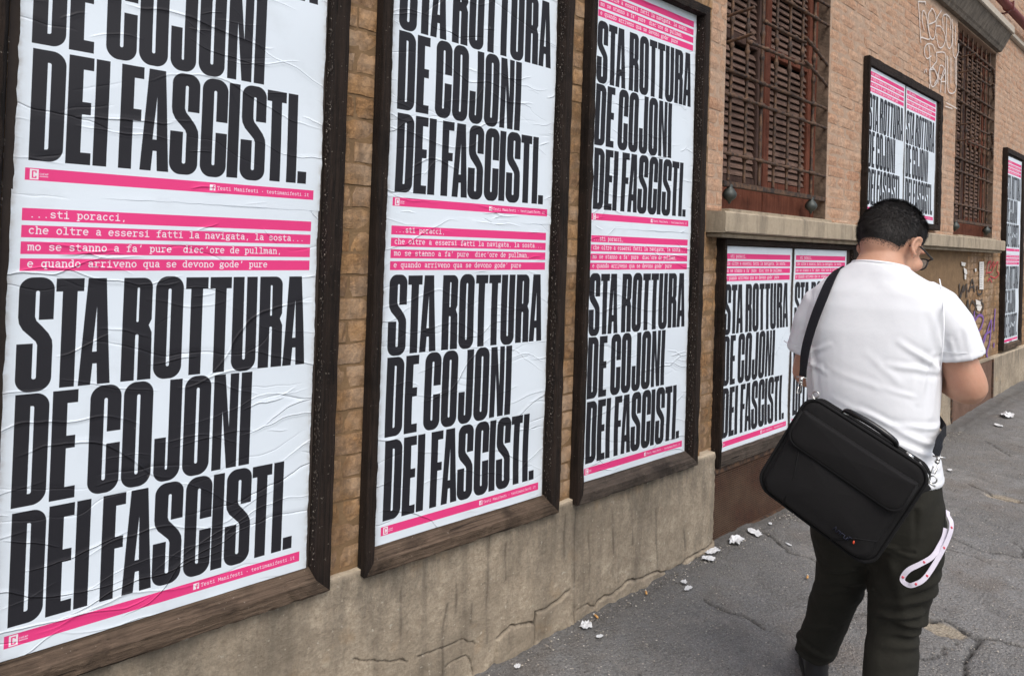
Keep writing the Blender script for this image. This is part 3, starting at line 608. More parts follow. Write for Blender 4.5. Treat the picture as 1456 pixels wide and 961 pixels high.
# plastered base
def m_plaster():
    t = NT('cracked_plaster'); p = t.pos(); a = t.noise(p, 26, 8, .75); b = t.noise(p, 3.2, 6, .65, .3); d = t.noise(t.pos((9, 9, 1.5)), 1.0, 7, .62, .6)
    c = t.mix(t.ramp(a, [(.3, 0.0), (.7, 1.0)]), (.33, .265, .19), (.57, .485, .365))
    c = t.mix(t.math('MULTIPLY', t.ramp(t.noise(p, 75, 6, .8), [(.45, 0.0), (.6, 1.0)]), .5), c, (.21, .165, .115))
    c = t.mix(t.math('MULTIPLY', t.ramp(b, [(.42, 0.0), (.66, 1.0)]), .75), c, (.22, .18, .13))
    c = t.mix(t.math('MULTIPLY', t.ramp(t.noise(p, 5.2, 4, .6), [(.60, 0.0), (.72, 1.0)]), .4), c, (.40, .25, .115))
    c = t.mix(t.math('MULTIPLY', t.ramp(d, [(.50, 0.0), (.70, 1.0)]), .55), c, (.12, .10, .075))
    c = t.mix(t.math('MULTIPLY', t.ramp(t.noise(p, 60, 3, .6), [(.66, 0.0), (.72, 1.0)]), .6), c, (.60, .55, .45))
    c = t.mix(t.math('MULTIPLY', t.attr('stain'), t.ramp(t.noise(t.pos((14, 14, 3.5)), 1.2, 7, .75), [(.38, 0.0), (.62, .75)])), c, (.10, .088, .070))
    c = t.mix(t.math('MULTIPLY', t.attr('streak'), .85), c, (.060, .048, .036))
    c = t.mix(t.math('MULTIPLY', t.attr('top'), t.ramp(a, [(.3, .5), (.6, 1.0)])), c, (.60, .50, .37))
    c = t.mix(t.attr('crack'), c, (.022, .018, .014))
    n1 = t.bump(a, .008, .9); n2 = t.bump(t.noise(p, 90, 6, .8), .004, .9, n1)
    return t.done(c, .95, n2)
M_PLASTER = m_plaster()

def plinth(M, x0, x1, zt, step, parent, seed, cracks=(), streaks=(), yb=.05, end=True, label=None):
    xs = np.arange(x0, x1 + 1e-6, step); xs[-1] = x1; zs = np.arange(-.66, zt, step); zs = np.append(zs, zt)
    rows = [(z, None) for z in zs] + [(zt, .012), (zt, .024), (zt, yb)]
    X = np.tile(xs, (len(rows), 1)); Z = np.array([[r[0]] * len(xs) for r in rows]); Yb = np.array([[0 if r[1] is None else r[1]] * len(xs) for r in rows], float)
    P = np.stack([X.ravel(), Yb.ravel(), Z.ravel()], 1)
    face = (Yb.ravel() == 0)
    h = .0045 * vnoise(P, (2.2, 1, 2.2), seed) + .0016 * vnoise(P, (16, 5, 16), seed + 1) + .0007 * vnoise(P, (60, 5, 60), seed + 2)
    jx = P[:, 0] + .006 * vnoise(P, (30, 1, 30), seed + 3); jz = P[:, 2] + .007 * vnoise(P, (30, 1, 30), seed + 4)
    ck = np.zeros(len(P)); sk = np.zeros(len(P))
    for k, l in enumerate(cracks):
        d = poly_dist(jx, jz, l); w = (.0024, .0015, .0024, .0017, .0015, .0014, .0013, .0017)[k % 8]; ck = np.maximum(ck, np.exp(-(d / w) ** 2) * (1 if k in (0, 2) else .75))
        if k in (0, 2):                                   # the plaster has come loose below the main cracks
            lx = [q[0] for q in l]; lz = [q[1] for q in l]; zc = np.interp(jx, lx, lz); ins = (jx > lx[0]) & (jx < lx[-1]) & (jz < zc)
            h += np.where(ins, .007 * np.clip((zc - jz) / .01, 0, 1), 0)
    for l in streaks:
        for dz in (0,):
            d = poly_dist(P[:, 0] + .010 * vnoise(P, (2, 1, 7), 33), P[:, 2], l); sk = np.maximum(sk, (np.exp(-(d / .0042) ** 2) * .55 + .22 * np.exp(-(d / .016) ** 2)) * np.clip(.75 + .9 * vnoise(P, (20, 1, 14), 41), 0, 1))
    bot = np.array([gz(x) for x in xs]); bt = np.tile(bot, (len(rows), 1)).ravel(); crumb = np.clip((bt + .05 - P[:, 2]) / .05, 0, 1)
    h += crumb * .010 * vnoise(P, (25, 1, 25), seed + 6)
    topd = np.clip(1 - (zt - P[:, 2]) / .014, 0, 1)
    Y = P[:, 1] - (.012 if M is MAIN else 0) * face - h + .012 * ck
    zz = P[:, 2] + np.where(topd > 0, .003 * vnoise(P, (18, 8, 1), seed + 7) * topd, 0)
    if end: Y = np.where((P[:, 0] > x1 - .012) & face, Y + (.006 + .006 * vnoise(P, (1, 1, 40), 9)), Y)
    V = np.stack([P[:, 0], Y, zz], 1); nx, ny = len(xs), len(rows); idx = np.arange(nx * ny).reshape(ny, nx)
    F = [tuple(f) for f in np.stack([idx[:-1, :-1], idx[:-1, 1:], idx[1:, 1:], idx[1:, :-1]], -1).reshape(-1, 4).tolist()]
    V = V.tolist(); b0 = len(V)                           # returns at both ends
    for side in (0, -1):
        col = idx[:len(zs), side]; n0 = len(V); V += [[V[c][0], yb, V[c][2]] for c in col]
        for k in range(len(zs) - 1): F.append((int(col[k]), int(col[k + 1]), n0 + k + 1, n0 + k))
    me = bpy.data.meshes.new('plinth'); me.from_pydata(V, [], F); me.update()
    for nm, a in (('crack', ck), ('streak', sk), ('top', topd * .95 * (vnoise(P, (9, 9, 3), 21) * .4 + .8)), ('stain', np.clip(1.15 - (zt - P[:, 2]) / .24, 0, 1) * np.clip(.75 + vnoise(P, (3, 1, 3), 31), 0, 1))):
        a = np.concatenate([np.clip(a, 0, 1), np.zeros(len(V) - b0)]); at = me.attributes.new(nm, 'FLOAT', 'POINT'); at.data.foreach_set('value', a.astype(np.float32))
    me.transform(rootm(parent).inverted() @ M); me.polygons.foreach_set('use_smooth', [True] * len(me.polygons))
    o = mesh_obj('plinth', me, M_PLASTER, parent)
    if label: o['label'] = label
    return o
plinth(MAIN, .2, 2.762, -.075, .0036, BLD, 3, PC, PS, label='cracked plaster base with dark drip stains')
plinth(MAIN, -6, .2, -.075, .04, BLD, 5, end=False)
plinth(BAY, 1.80, 4.02, -.10, .02, BLD, 8, (), [[(3.1, -.1), (3.1, -.4)], [(3.6, -.1), (3.62, -.5)]])
plinth(BAY, 5.50, 14, -.10, .02, BLD, 12, (), [[(5.8, -.1), (5.8, -.4)], [(6.3, -.1), (6.32, -.45)], [(6.9, -.1), (6.9, -.5)]])

# rusty vent screen under the double board, rust-brown hatch further on
M_RUST = (lambda t: t.done(t.mix(t.ramp(t.noise(t.pos((2, 2, 3)), 1.5, 5, .6), [(.3, 0.0), (.7, 1.0)]), t.mix(t.ramp(t.noise(t.pos(), 40, 6, .7), [(.35, 0.0), (.65, 1.0)]), (.030, .010, .006), (.085, .030, .014)), t.mix(t.noise(t.pos(), 9, 5, .7), (.035, .014, .008), (.15, .10, .06))), .85, t.bump(t.noise(t.pos(), 150, 4), .001)))(NT('rusty_screen'))
M_HATCH = (lambda t: t.done(t.mix(t.ramp(t.noise(t.pos(), 8, 7, .7), [(.3, 0.0), (.7, 1.0)]), (.10, .052, .033), (.19, .11, .075)), .8, t.bump(t.noise(t.pos(), 60, 5), .002)))(NT('brown_hatch_paint'))
bm = bmesh.new(); box(bm, .10, 1.80, .026, .050, -.66, -.165); VB = mk('vent_screen', bm, m_flat('black_void', (.006, .004, .003), .95), BLD, BAY); VB['label'] = 'rusty metal vent screen under the double board'  # black backing sheet stands in for the unlit hollow behind the wires
bm = bmesh.new()
for i in range(39): z = -.592 + i * .0105; box(bm, .13, 1.79, .0185, .0225, z, z + .0052)
for i in range(92): x = .135 + i * .018; box(bm, x, x + .003, .0200, .0235, -.60, -.185)
tag(mk('screen_wires', bm, M_RUST, VB, BAY), kind='stuff')
bm = bmesh.new(); box(bm, .10, 1.80, .008, .024, -.195, -.168, .003); mk('screen_edge', bm, M_IRON, VB, BAY)
bm = bmesh.new(); box(bm, .105, .128, .008, .0235, -.66, -.197, .003); mk('screen_edge', bm, M_IRON, VB, BAY)
bm = bmesh.new(); box(bm, .10, 1.80, .004, .0235, -.548, -.528, .003); mk('screen_edge', bm, M_IRON, VB, BAY)
bm = bmesh.new(); box(bm, 4.03, 5.49, .008, .05, -.66, -.12, .004); H = mk('hatch', bm, M_HATCH, BLD, BAY); H['label'] = 'rust-brown metal hatch set in the base'
bm = bmesh.new(); box(bm, 4.03, 4.07, -.004, .0075, -.66, -.12, .002); mk('hatch_edge', bm, M_IRON, H, BAY)
bm = bmesh.new(); box(bm, 5.45, 5.49, -.004, .0075, -.66, -.12, .002); mk('hatch_edge', bm, M_IRON, H, BAY)
bm = bmesh.new(); box(bm, 4.02, 5.50, .0, .05, -.119, -.10, .003); mk('lintel', bm, M_PLASTER, BLD, BAY)

# stone sill in three lengths and the fillet under it
def sill_stone(x0, x1):
    bm = bmesh.new(); K = max(8, int((x1 - x0) / .03)); prof = [(.044, .985), (-.066, .985), (-.072, .991), (-.072, 1.078), (-.064, 1.087), (.044, 1.089)]
    rings = []
    for k in range(K + 1):
        x = x0 + (x1 - x0) * k / K; e = .004 if k in (0, K) else 0
        rings.append([bm.verts.new((x, y + (e if y < 0 else 0) + (.0022 * noise.noise(Vector((x * 9, z * 20, y * 8))) + .0018 * noise.noise(Vector((x * 40, z * 60, 1))) if y < 0 else 0), z + (.0018 * noise.noise(Vector((x * 25, y * 40, 4))) if y < 0 else 0))) for y, z in prof])
    n = len(prof)
    for a, b in zip(rings[:-1], rings[1:]):
        for i in range(n): bm.faces.new((a[i], a[(i + 1) % n], b[(i + 1) % n], b[i]))
    bm.faces.new(rings[0]); bm.faces.new(rings[-1][::-1]); mk('sill_stone', bm, M_STONE, BLD, BAY)
for a, b in ((.045, 1.558), (1.563, 4.19), (4.195, 5.535)): sill_stone(a, b)
bm = bmesh.new(); box(bm, .06, 5.52, -.040, .044, .962, .9835, .004); mk('sill_fillet', bm, M_STONE, BLD, BAY)
M_REVEAL = (lambda t: t.done(t.mix(t.ramp(t.noise(t.pos(), 7, 7, .7), [(.35, 0.0), (.65, 1.0)]), (.075, .052, .036), (.24, .17, .12)), .95, t.bump(t.noise(t.pos(), 60, 6), .005)))(NT('brown_reveal'))  # mottled brown lining, darker than the wall around the opening
bm = bmesh.new(); box(bm, W1[0] + .003, W1[1] - .003, .0, .20, 1.0895, 1.108, .003); mk('window_step', bm, M_STONE, BLD, BAY)
bm = bmesh.new(); box(bm, W2[0] + .003, W2[1] - .003, .0, .20, 1.0895, 1.108, .003); mk('window_step', bm, M_STONE, BLD, BAY)
for W_ in (W1, W2):
    bm = bmesh.new(); box(bm, W_[1] - .004, W_[1] + .03, .0435, .20, W_[2] + .01, W_[3] - .002); mk('reveal', bm, M_REVEAL, BLD, BAY)
    bm = bmesh.new(); box(bm, W_[0] - .03, W_[0] + .004, .0435, .20, W_[2] + .01, W_[3] - .002); mk('reveal', bm, M_REVEAL, BLD, BAY)

# hood over the windows, string course, pipe
def hood(x0, x1):
    bm = bmesh.new(); prof = [(.044, 3.035), (.004, 3.035), (-.004, 3.048), (-.010, 3.06), (-.022, 3.075), (-.075, 3.185), (-.085, 3.20), (.044, 3.20)]
    a = [bm.verts.new((x0, y, z)) for y, z in prof]; b = [bm.verts.new((x1, y, z)) for y, z in prof]; n = len(prof)
    for i in range(n): bm.faces.new((a[i], a[(i + 1) % n], b[(i + 1) % n], b[i]))
    bm.faces.new(a[::-1]); bm.faces.new(b); h = mk('window_hood', bm, M_HOOD, BLD, BAY)
    bm = bmesh.new(); box(bm, x0 - .01, x1 + .015, -.104, .044, 3.2005, 3.275, .006); mk('hood_slab', bm, M_HOODTOP, h, BAY)
hood(3.0, 5.53); hood(-.2, 1.9)
bm = bmesh.new(); box(bm, 0, 14, .0, .044, 3.31, 3.36, .006); mk('string_course', bm, M_HOODTOP, BLD, BAY)
bm = bmesh.new(); tube(bm, [(2, -.05, 3.49), (14, -.05, 3.49)], .040, 16); PP = mk('pipe', bm, M_PIPE, BLD, BAY, True); PP['label'] = 'dark red pipe running along the top of the wall'
for x in (3.6, 5.52, 7.4):
    bm = bmesh.new(); tube(bm, [(x - .018, -.05, 3.49), (x + .018, -.05, 3.49)], .049, 16); box(bm, x - .012, x + .012, -.048, .044, 3.425, 3.437); box(bm, x - .01, x + .01, -.10, -.085, 3.44, 3.54, .002)
    mk('pipe_clamp', bm, M_PIPE, PP, BAY)

# bricks: the nearest 300 are single parts, the others one part
def brick_variant(s):
    rng = random.Random(s); bm = bmesh.new(); nx, nz = 5, 2; f = []; ch = [rng.random() < .4 for _ in range(4)]
    for j in range(nz + 1):
        row = []
        for i in range(nx + 1):
            x, z = i / nx, j / nz; e = (i in (0, nx)) or (j in (0, nz)); y = rng.uniform(-.03, .03) + (.06 if e else 0); c = (i in (0, nx)) and (j in (0, nz))
            if c and ch[(i > 0) * 2 + (j > 0)]: x += (.03 if i == 0 else -.03) * rng.random(); z += (.12 if j == 0 else -.12) * rng.random(); y += .08
            if e and not c: z += rng.uniform(-.03, .03) if j in (0, nz) else 0; x += rng.uniform(-.006, .006) if i in (0, nx) else 0
            row.append(bm.verts.new((x, y, z)))
        f.append(row)
    for j in range(nz):
        for i in range(nx): bm.faces.new((f[j][i], f[j][i + 1], f[j + 1][i + 1], f[j + 1][i]))
    ring = [f[0][i] for i in range(nx + 1)] + [f[1][nx]] + [f[nz][i] for i in range(nx, -1, -1)] + [f[1][0]]
    bk = [bm.verts.new((v.co.x, .6, v.co.z)) for v in ring]
    for i in range(len(ring)): bm.faces.new((ring[i], bk[i], bk[(i + 1) % len(ring)], ring[(i + 1) % len(ring)]))
    bmesh.ops.recalc_face_normals(bm, faces=bm.faces); me = bpy.data.meshes.new('brick'); bm.to_mesh(me); bm.free(); me.polygons.foreach_set('use_smooth', [False] * len(me.polygons)); return me
BV = {}
for nm, mt in (('tan', M_BRICK_TAN), ('pink', M_BRICK_PINK)):
    BV[nm] = [brick_variant(i + (20 if nm == 'tan' else 0)) for i in range(8)]
    for me in BV[nm]: me.materials.append(mt)

def courses(M, x0, x1, z0, z1, yb, skip, kind, wall, L=.262, Hc=.066, J=.008):
    """brick slots (x, z, w, h) of one wall stretch, cut at openings"""
    out = []; k0 = int(math.floor(z0 / Hc)); k = k0
    while k * Hc < z1:
        za, zb = k * Hc + J / 2, (k + 1) * Hc - J / 2; za, zb = max(za, z0), min(zb, z1)
        if zb - za > .02:
            x = math.floor(x0 / (L / 2)) * (L / 2) - (L / 2 if k % 2 else 0) - L; 
            while x < x1:
                a, b = max(x + J / 2, x0), min(x + L - J / 2, x1)
                segs = [(a, b)]
                for (sx0, sx1, sz0, sz1) in skip:
                    if zb > sz0 and za < sz1:
                        ns = []
                        for (p, q) in segs:
                            if q <= sx0 or p >= sx1: ns.append((p, q)); continue
                            if p < sx0: ns.append((p, sx0))
                            if q > sx1: ns.append((sx1, q))
                        segs = ns
                for p, q in segs:
                    if q - p > .02: out.append((M, p, za, q - p, zb - za, yb, kind, wall))
                x += L
        k += 1
    return out
slots = []
for a, b in ((-2.6, -.065), (.730, .855), (1.650, 1.765), (2.56, 2.648)): slots += courses(MAIN, a, b, -.073, 2.75, .0065, [], 'tan', WALL_MAIN)
slots += courses(BAY, .0, 9.3, 1.092, 3.9, .038, [(W1[0] - .002, W1[1] + .002, W1[2], W1[3] + .3), (W2[0], W2[1], W2[2], W2[3]), (3.0, 5.53, 3.03, 3.25), (-.2, 1.9, 3.03, 3.25), (1.99, 3.57, 1.15, 2.2), (5.87, 6.8, -.1, 2.05), (0, 9.3, 3.30, 3.365)], 'pink', WALL_BAY)
slots += courses(BAY, .0, 7.8, -.095, .98, .039, [(.165, 4.62, -.3, .98), (5.87, 6.8, -.2, 1.0)], 'tan', WALL_LOW)
camp = cam.matrix_world.translation
def score(s):
    c = s[0] @ Vector((s[1] + s[3] / 2, s[5], s[2] + s[4] / 2)); d = (c - camp); z = d.dot(CF)
    if z <= 0: return 0
    u = 966 * d.dot(CR) / z + 730; v = 333 - 966 * d.dot(CU) / z
    if u < -20 or u > 1476 or v < -20 or v > 981: return 1e-4 / z
    return s[3] * s[4] / (z * z) * 10 * abs(d.normalized().y)
slots.sort(key=score, reverse=True)
rngb = random.Random(5); joined = {}
for i, (M, x, z, w, h, yb, kind, wall) in enumerate(slots):
    dy = rngb.uniform(-.0016, .0016); mt = M @ Matrix.Translation((x, yb + dy, z)) @ Matrix.Diagonal((w, .045, h, 1)); me = BV[kind][rngb.randrange(8)]
    if i < 300:
        o = bpy.data.objects.new('brick', me); COL.objects.link(o); o.parent = wall; o.matrix_basis = rootm(wall).inverted() @ mt
    else:
        joined.setdefault(wall.name, (wall, kind, bmesh.new()))
        b = joined[wall.name][2]; n0 = len(b.verts); b.from_mesh(me); b.verts.ensure_lookup_table()
        for v in b.verts[n0:]: v.co = mt @ v.co
for nm, (wall, kind, b) in joined.items():
    tag(mk('bricks', b, M_BRICK_TAN if kind == 'tan' else M_BRICK_PINK, wall, MAIN, recalc=False), kind='stuff')

# ------------------------------------------------------------------ windows: shutters behind knotted iron grilles
def slat_mesh(w):
    bm = bmesh.new(); pts = [(-.004, -.019), (.004, -.017), (.006, .0), (.004, .018), (-.004, .019), (-.006, 0)]
    a = [bm.verts.new((0, y * 1.0, z)) for y, z in pts]; b = [bm.verts.new((w, y, z)) for y, z in pts]
    for i in range(6): bm.faces.new((a[i], a[(i + 1) % 6], b[(i + 1) % 6], b[i]))
    bm.faces.new(a[::-1]); bm.faces.new(b); bmesh.ops.recalc_face_normals(bm, faces=bm.faces)
    me = bpy.data.meshes.new('slat'); bm.to_mesh(me); bm.free(); me.transform(Matrix.Rotation(rad(-27), 4, 'X')); me.materials.append(M_SHUTSL); return me

def window(x0, x1, zb, zt, label, glab, grows, bulge):
    w = x1 - x0; X = lambda t: x0 + w * t
    bm = bmesh.new(); ft = .045
    box(bm, x0, x0 + ft, .115, .19, zb, zt, .004); box(bm, x1 - ft, x1, .115, .19, zb, zt, .004); box(bm, x0 + ft, x1 - ft, .115, .19, zt - .05, zt, .004)
    fr = mk('window_frame', bm, M_SHUTRED, BLD, BAY); fr['label'] = label
    bm = bmesh.new(); box(bm, x0, x1, .22, .24, zb, zt); mk('dark_panel', bm, M_DARKIN, fr, BAY)
    for (a, b, s) in ((x0 + ft + .004, X(.463), 0), (X(.469), x1 - ft - .004, 1)):
        bm = bmesh.new(); st = .052; mid = .068
        l, r = (st, mid + .012) if s == 0 else (mid, st)
        box(bm, a, a + l, .128, .172, zb + .14, zt - .055, .004); box(bm, b - r, b, .128, .172, zb + .14, zt - .055, .004)
        box(bm, a + l, b - r, .130, .170, zb + .14, zb + .20, .003); box(bm, a + l, b - r, .130, .170, zt - .11, zt - .055, .003); box(bm, a + l, b - r, .130, .170, 2.02, 2.07, .003)
        sh = mk('shutter', bm, M_SHUT if s == 0 else M_SHUTRED, BLD, BAY)
        me = slat_mesh(b - r - a - l + .012); z = zb + .222
        while z < zt - .12:
            if not 2.0 < z < 2.09:
                o = bpy.data.objects.new('slat', me); COL.objects.link(o); o.parent = sh
                o.matrix_basis = rootm(sh).inverted() @ BAY @ Matrix.Translation((a + l - .006, .150 + random.uniform(-.001, .001), z)) @ Matrix.Rotation(rad(random.uniform(-3, 3)), 4, 'X')
            z += .0385
        bm = bmesh.new(); box(bm, a - .004 * s, b + .003, .122, .16, zb + .004, zb + .136, .004); mk('lower_panel', bm, M_SHUTRED, sh, BAY)
    # grille
    gy = .062; bm = bmesh.new(); box(bm, x0 + .015, x1 - .004, gy - .022, gy + .006, 1.222, 1.250, .003); g = mk('grille_rail', bm, M_IRON, BLD, BAY); g['label'] = glab
    vx = []; x = x0 + .09
    while x < x1 - .07: vx.append(x); x += .161
    allz = sorted(list(grows) + list(bulge))
    for i, x in enumerate(vx):
        pts, R = [], []; z = 1.25
        while z <= zt - .01:
            near = min(abs(z - q) for q in allz); k = math.exp(-(near / .016) ** 2); pts.append((x + .0012 * noise.noise(Vector((x * 9, z * 5, 2))), gy, z)); R.append(.0082 + .0068 * k); z += .0125
        bm = bmesh.new(); tube(bm, pts, R, 8); mk('grille_bar', bm, M_IRON, g, BAY, True)
    def knotted(P, r=.0086):
        pts, R = [], []; P = [Vector(p) for p in P]
        for a, b in zip(P[:-1], P[1:]):
            n = max(2, int((b - a).length / .0125))
            for k in range(n): 
                q = a + (b - a) * (k / n); kn = max([math.exp(-((q.x - v) / .016) ** 2) for v in vx] + [0]); pts.append((q.x, q.y, q.z + .004 * noise.noise(q * 6))); R.append(r + .0062 * kn + .0008 * noise.noise(q * 30))
        pts.append(P[-1]); R.append(r); return pts, R
    for z in grows:
        bm = bmesh.new(); p, R = knotted([(x0 + .002, gy - .012, z), (x1 - .002, gy - .012, z - .01)]); tube(bm, p, R, 8); mk('grille_bar', bm, M_IRON, g, BAY, True)
    for k, z in enumerate(bulge):                          # rows bent outwards; some lengths have rusted away
        sets = [[(x0 + .012, .045, z - .008), (x0 + .002, -.105, z + .002)], [(x0 + .50 * w, -.085, z), (x1 - .002, gy - .01, z - .004)]]
        sets.append([(x0 + .06, -.045, z - .012), (x0 + .60 * w, -.055, z - .008)] if k % 2 == 0 else [(x0 + .20 * w, -.035, z + .006), (x0 + .56 * w, -.05, z - .004)])
        for s in sets:
            bm = bmesh.new(); p, R = knotted(s, .0084); tube(bm, p, R, 8); mk('grille_bar', bm, M_IRON, g, BAY, True)
    for x in (x0 + .088, x1 - .19):
        bm = bmesh.new(); lathe(bm, [(.012, .088), (.016, .08), (.013, .072), (.024, .062), (.034, .045), (.036, .032), (.030, .018), (.018, .008), (.010, .003), (.006, -.008), (.003, -.012)], (x, gy - .012, 1.148), 18)
        mk('finial', bm, M_FINIAL, g, BAY, True)
    return g
window(*W1, 'reddish frame of the window nearest the tall boards', 'knotted rusty grille of the nearer window', [1.39, 1.69, 1.81, 2.33, 2.45, 2.86], [1.95, 2.08, 2.60, 2.72])
window(*W2, 'reddish frame of the far window', 'knotted rusty grille of the far window', [1.39, 1.69, 1.81, 2.33, 2.45, 2.86], [1.95, 2.09, 2.56, 2.70])

# ------------------------------------------------------------------ poster boards
DARK = (M_WOOD_Z, M_WOOD_B, M_WOOD_X)
def tall_board(px, tilt, label, seed, botmat):
    b = root('poster_board', MAIN, (px + .33, 0, -.092), label, 'billboard', 'tall poster boards on the wall')
    L = (px - .072, px - .042, px - .036); R_ = (px + .739, px + .695, px + .690); B = (-.092, -.050, -.026); T = (2.025, 1.978, 1.980)
    rails(b, MAIN, L, R_, B, T, .006, -.040, .0035, (M_WOOD_Z, botmat, M_WOOD_X), seed)
    backing(b, MAIN, L[2] + .001, R_[2] - .001, B[2] + .001, T[2] - .001, .004, .0058)
    cl = (px - .034, px + .6895, -.0252, 1.979)
    sheet(b, MAIN, px + tilt, 1.0038, clip=cl, seed=seed, y=.0, label='upper poster')
    sheet(b, MAIN, px, 0.0, clip=cl, seed=seed + 1, y=-.0001 + .0014, label='lower poster')
    drips(b, MAIN, R_[2], -.02, 1.97, -.036, .0, 520, seed); 
    drips(b, MAIN, L[1] + .004, -.02, 1.97, -.030, .0, 110, seed + 9, 1)
    return b
tall_board(0, .0023, 'nearest tall wooden board with two stacked protest posters, at the left edge', 3, M_WOOD_B)
tall_board(.9187, .0018, 'middle tall wooden board with two stacked posters, between the other two tall boards', 13, M_WOOD_B)
tall_board(1.828, -.0009, 'third tall wooden board, its right rail beside the nearer barred window', 23, M_WOOD_B2)

def wide_board(zb, x_in, rows, Ls, Rs, Bs, Ts, yf, yp, yw, label, seed, mats, cl, ws, hs):
    b = root('poster_board', BAY, ((Ls[0] + Rs[0]) / 2, yw, Bs[0]), label, 'billboard', 'poster boards further along the wall')
    rails(b, BAY, Ls, Rs, Bs, Ts, yw, yf, yp + .0035, mats, seed)
    backing(b, BAY, Ls[2] + .001, Rs[2] - .001, Bs[2] + .001, Ts[2] - .001, yp + .004, yw - .001)
    for k, (bx, bz, lab) in enumerate(rows): sheet(b, BAY, bx, bz, ws, hs, yp + .0012 * (1 + (k % 2)), lab, M_PAPER_F, cl, seed + k, 40, 60)
    drips(b, BAY, Rs[2], Bs[2], Ts[2], yf, yp, 130, seed); return b
wide_board(0, 0, [(.180, -.072, 'left poster'), (.955, -.072, 'right poster')], (.152, .168, .172), (1.835, 1.745, 1.740), (-.163, -.098, -.092), (.9605, .928, .935), -.012, .008, .044,
           'dark wooden board with two posters side by side under the stone sill', 33, (M_WOOD_Z, M_WOOD_B2, M_WOOD_X), (.173, 1.738, -.096, .922), 1.065, 1.015)
wide_board(0, 0, [(1.992, 1.199, 'left poster'), (2.748, 1.199, 'right poster')], (1.962, 1.976, 1.980), (3.59, 3.515, 3.510), (1.122, 1.165, 1.169), (2.245, 2.180, 2.186), -.006, .010, .036,
           'dark-framed board with two posters side by side between the barred windows', 43, (M_WOOD_Z, M_WOOD_X, M_WOOD_X), (1.981, 3.508, 1.170, 2.176), 1.045, 1.01)
b6 = root('poster_board', BAY, (6.17, .036, -.05), 'farthest tall poster board, cut off by the right edge of the photo', 'billboard', 'poster boards further along the wall')
rails(b6, BAY, (5.85, 5.872, 5.878), (6.70, 6.61, 6.60), (-.07, -.01, -.002), (2.09, 2.03, 2.035), .036, -.010, .0095, DARK, 53)
backing(b6, BAY, 5.879, 6.599, -.001, 2.034, .010, .035)
for k, (z, lab) in enumerate(((.991, 'upper poster'), (.010, 'lower poster'))): sheet(b6, BAY, 5.93, z, .96, 1.035, .006 + .0012 * (k + 1), lab, M_PAPER_F, (5.880, 6.598, -.0005, 2.032), 53 + k, 40, 60)

# ------------------------------------------------------------------ spray paint and paper remains on the far wall
def ribbon(name, lines, w, mat, y, label, jitter=.1):
    bm = bmesh.new(); k = 0
    for l in lines:
        pts = catmull([(x, 0, z) for x, z in l], 6) if len(l) > 2 else [Vector((x, 0, z)) for x, z in l]
        off = y - .00012 * k; k += 1; prev = None
        for i, p in enumerate(pts):
            t = (pts[min(i + 1, len(pts) - 1)] - pts[max(i - 1, 0)]); t.normalize(); n = Vector((-t.z, 0, t.x)) * w * .5 * (1 + jitter * noise.noise(p * 40)); n.x *= 1.5
            c = (bm.verts.new((p.x + n.x, off - .00001 * i, p.z + n.z)), bm.verts.new((p.x - n.x, off - .00001 * i, p.z - n.z)))
            if prev: bm.faces.new((prev[0], prev[1], c[1], c[0]))
            prev = c
    o = mk(name, bm, mat, BLD, BAY); o['label'] = label; return o
def m_spray(name, col, thr=.35):
    t = NT(name); tr = t.n('ShaderNodeBsdfTransparent'); mx = t.n('ShaderNodeMixShader'); f = t.ramp(t.noise(t.pos(), 60, 5, .7), [(thr - .08, 0.0), (thr + .08, 1.0)])
    out = t.t.nodes['Material Output']; t.done(col, .8); t.l(f, mx.inputs[0]); t.l(tr.outputs[0], mx.inputs[1]); t.l(t.b.outputs[0], mx.inputs[2]); t.l(mx.outputs[0], out.inputs['Surface']); return t.m
ribbon('graffiti', GW + GW2, .0095, m_spray('white_spray', (.66, .61, .57)), .0335, 'white spray-painted tag beside the far window', .35)
ribbon('graffiti', GB, .020, m_spray('black_spray', (.05, .04, .035)), .0335, 'black spray-painted scrawl below the far sill', .35)
ribbon('graffiti', GP, .026, m_spray('purple_spray', (.20, .10, .34)), .0325, 'purple spray-painted scribble below the far sill', .35)
ribbon('graffiti', GR, .013, m_spray('red_spray', (.50, .045, .06)), .0335, 'small red spray-painted scribble under the sill end', .35)
M_SCRAP = m_flat('torn_white_paper', (.70, .68, .64), .8, 80, .15, .001)
for k, poly in enumerate(SC):
    bm = bmesh.new(); c = Vector((sum(p[0] for p in poly) / 4, 0, sum(p[1] for p in poly) / 4)); pp = []
    for a, b in zip(poly, poly[1:] + poly[:1]):
        for t in (0, .33, .66): q = (a[0] + (b[0] - a[0]) * t, a[1] + (b[1] - a[1]) * t); r = random.uniform(.86, 1.08) if k else 1; pp.append((c.x + (q[0] - c.x) * r, c.z + (q[1] - c.z) * r))
    prism(bm, pp, .0305 - .0003 * k, .0325); o = mk('pasted_scrap', bm, M_SCRAP, BLD, BAY)
bm = bmesh.new()
for i in range(14): box(bm, 5.02, 5.02 + random.uniform(.06, .11), .0296, .0304, .62 + i * .0175, .625 + i * .0175)
tag(mk('grey_print', bm, m_flat('grey_print_ink', (.25, .25, .26), .8), BLD, BAY), kind='stuff')
ribbon('graffiti', [[(3.63, 1.86), (3.645, 1.80), (3.63, 1.74), (3.62, 1.66), (3.60, 1.62)], [(3.60, 1.86), (3.64, 1.87)]], .012, m_spray('dark_mark', (.05, .03, .02)), .0335, 'small dark mark left of the far window', .4)

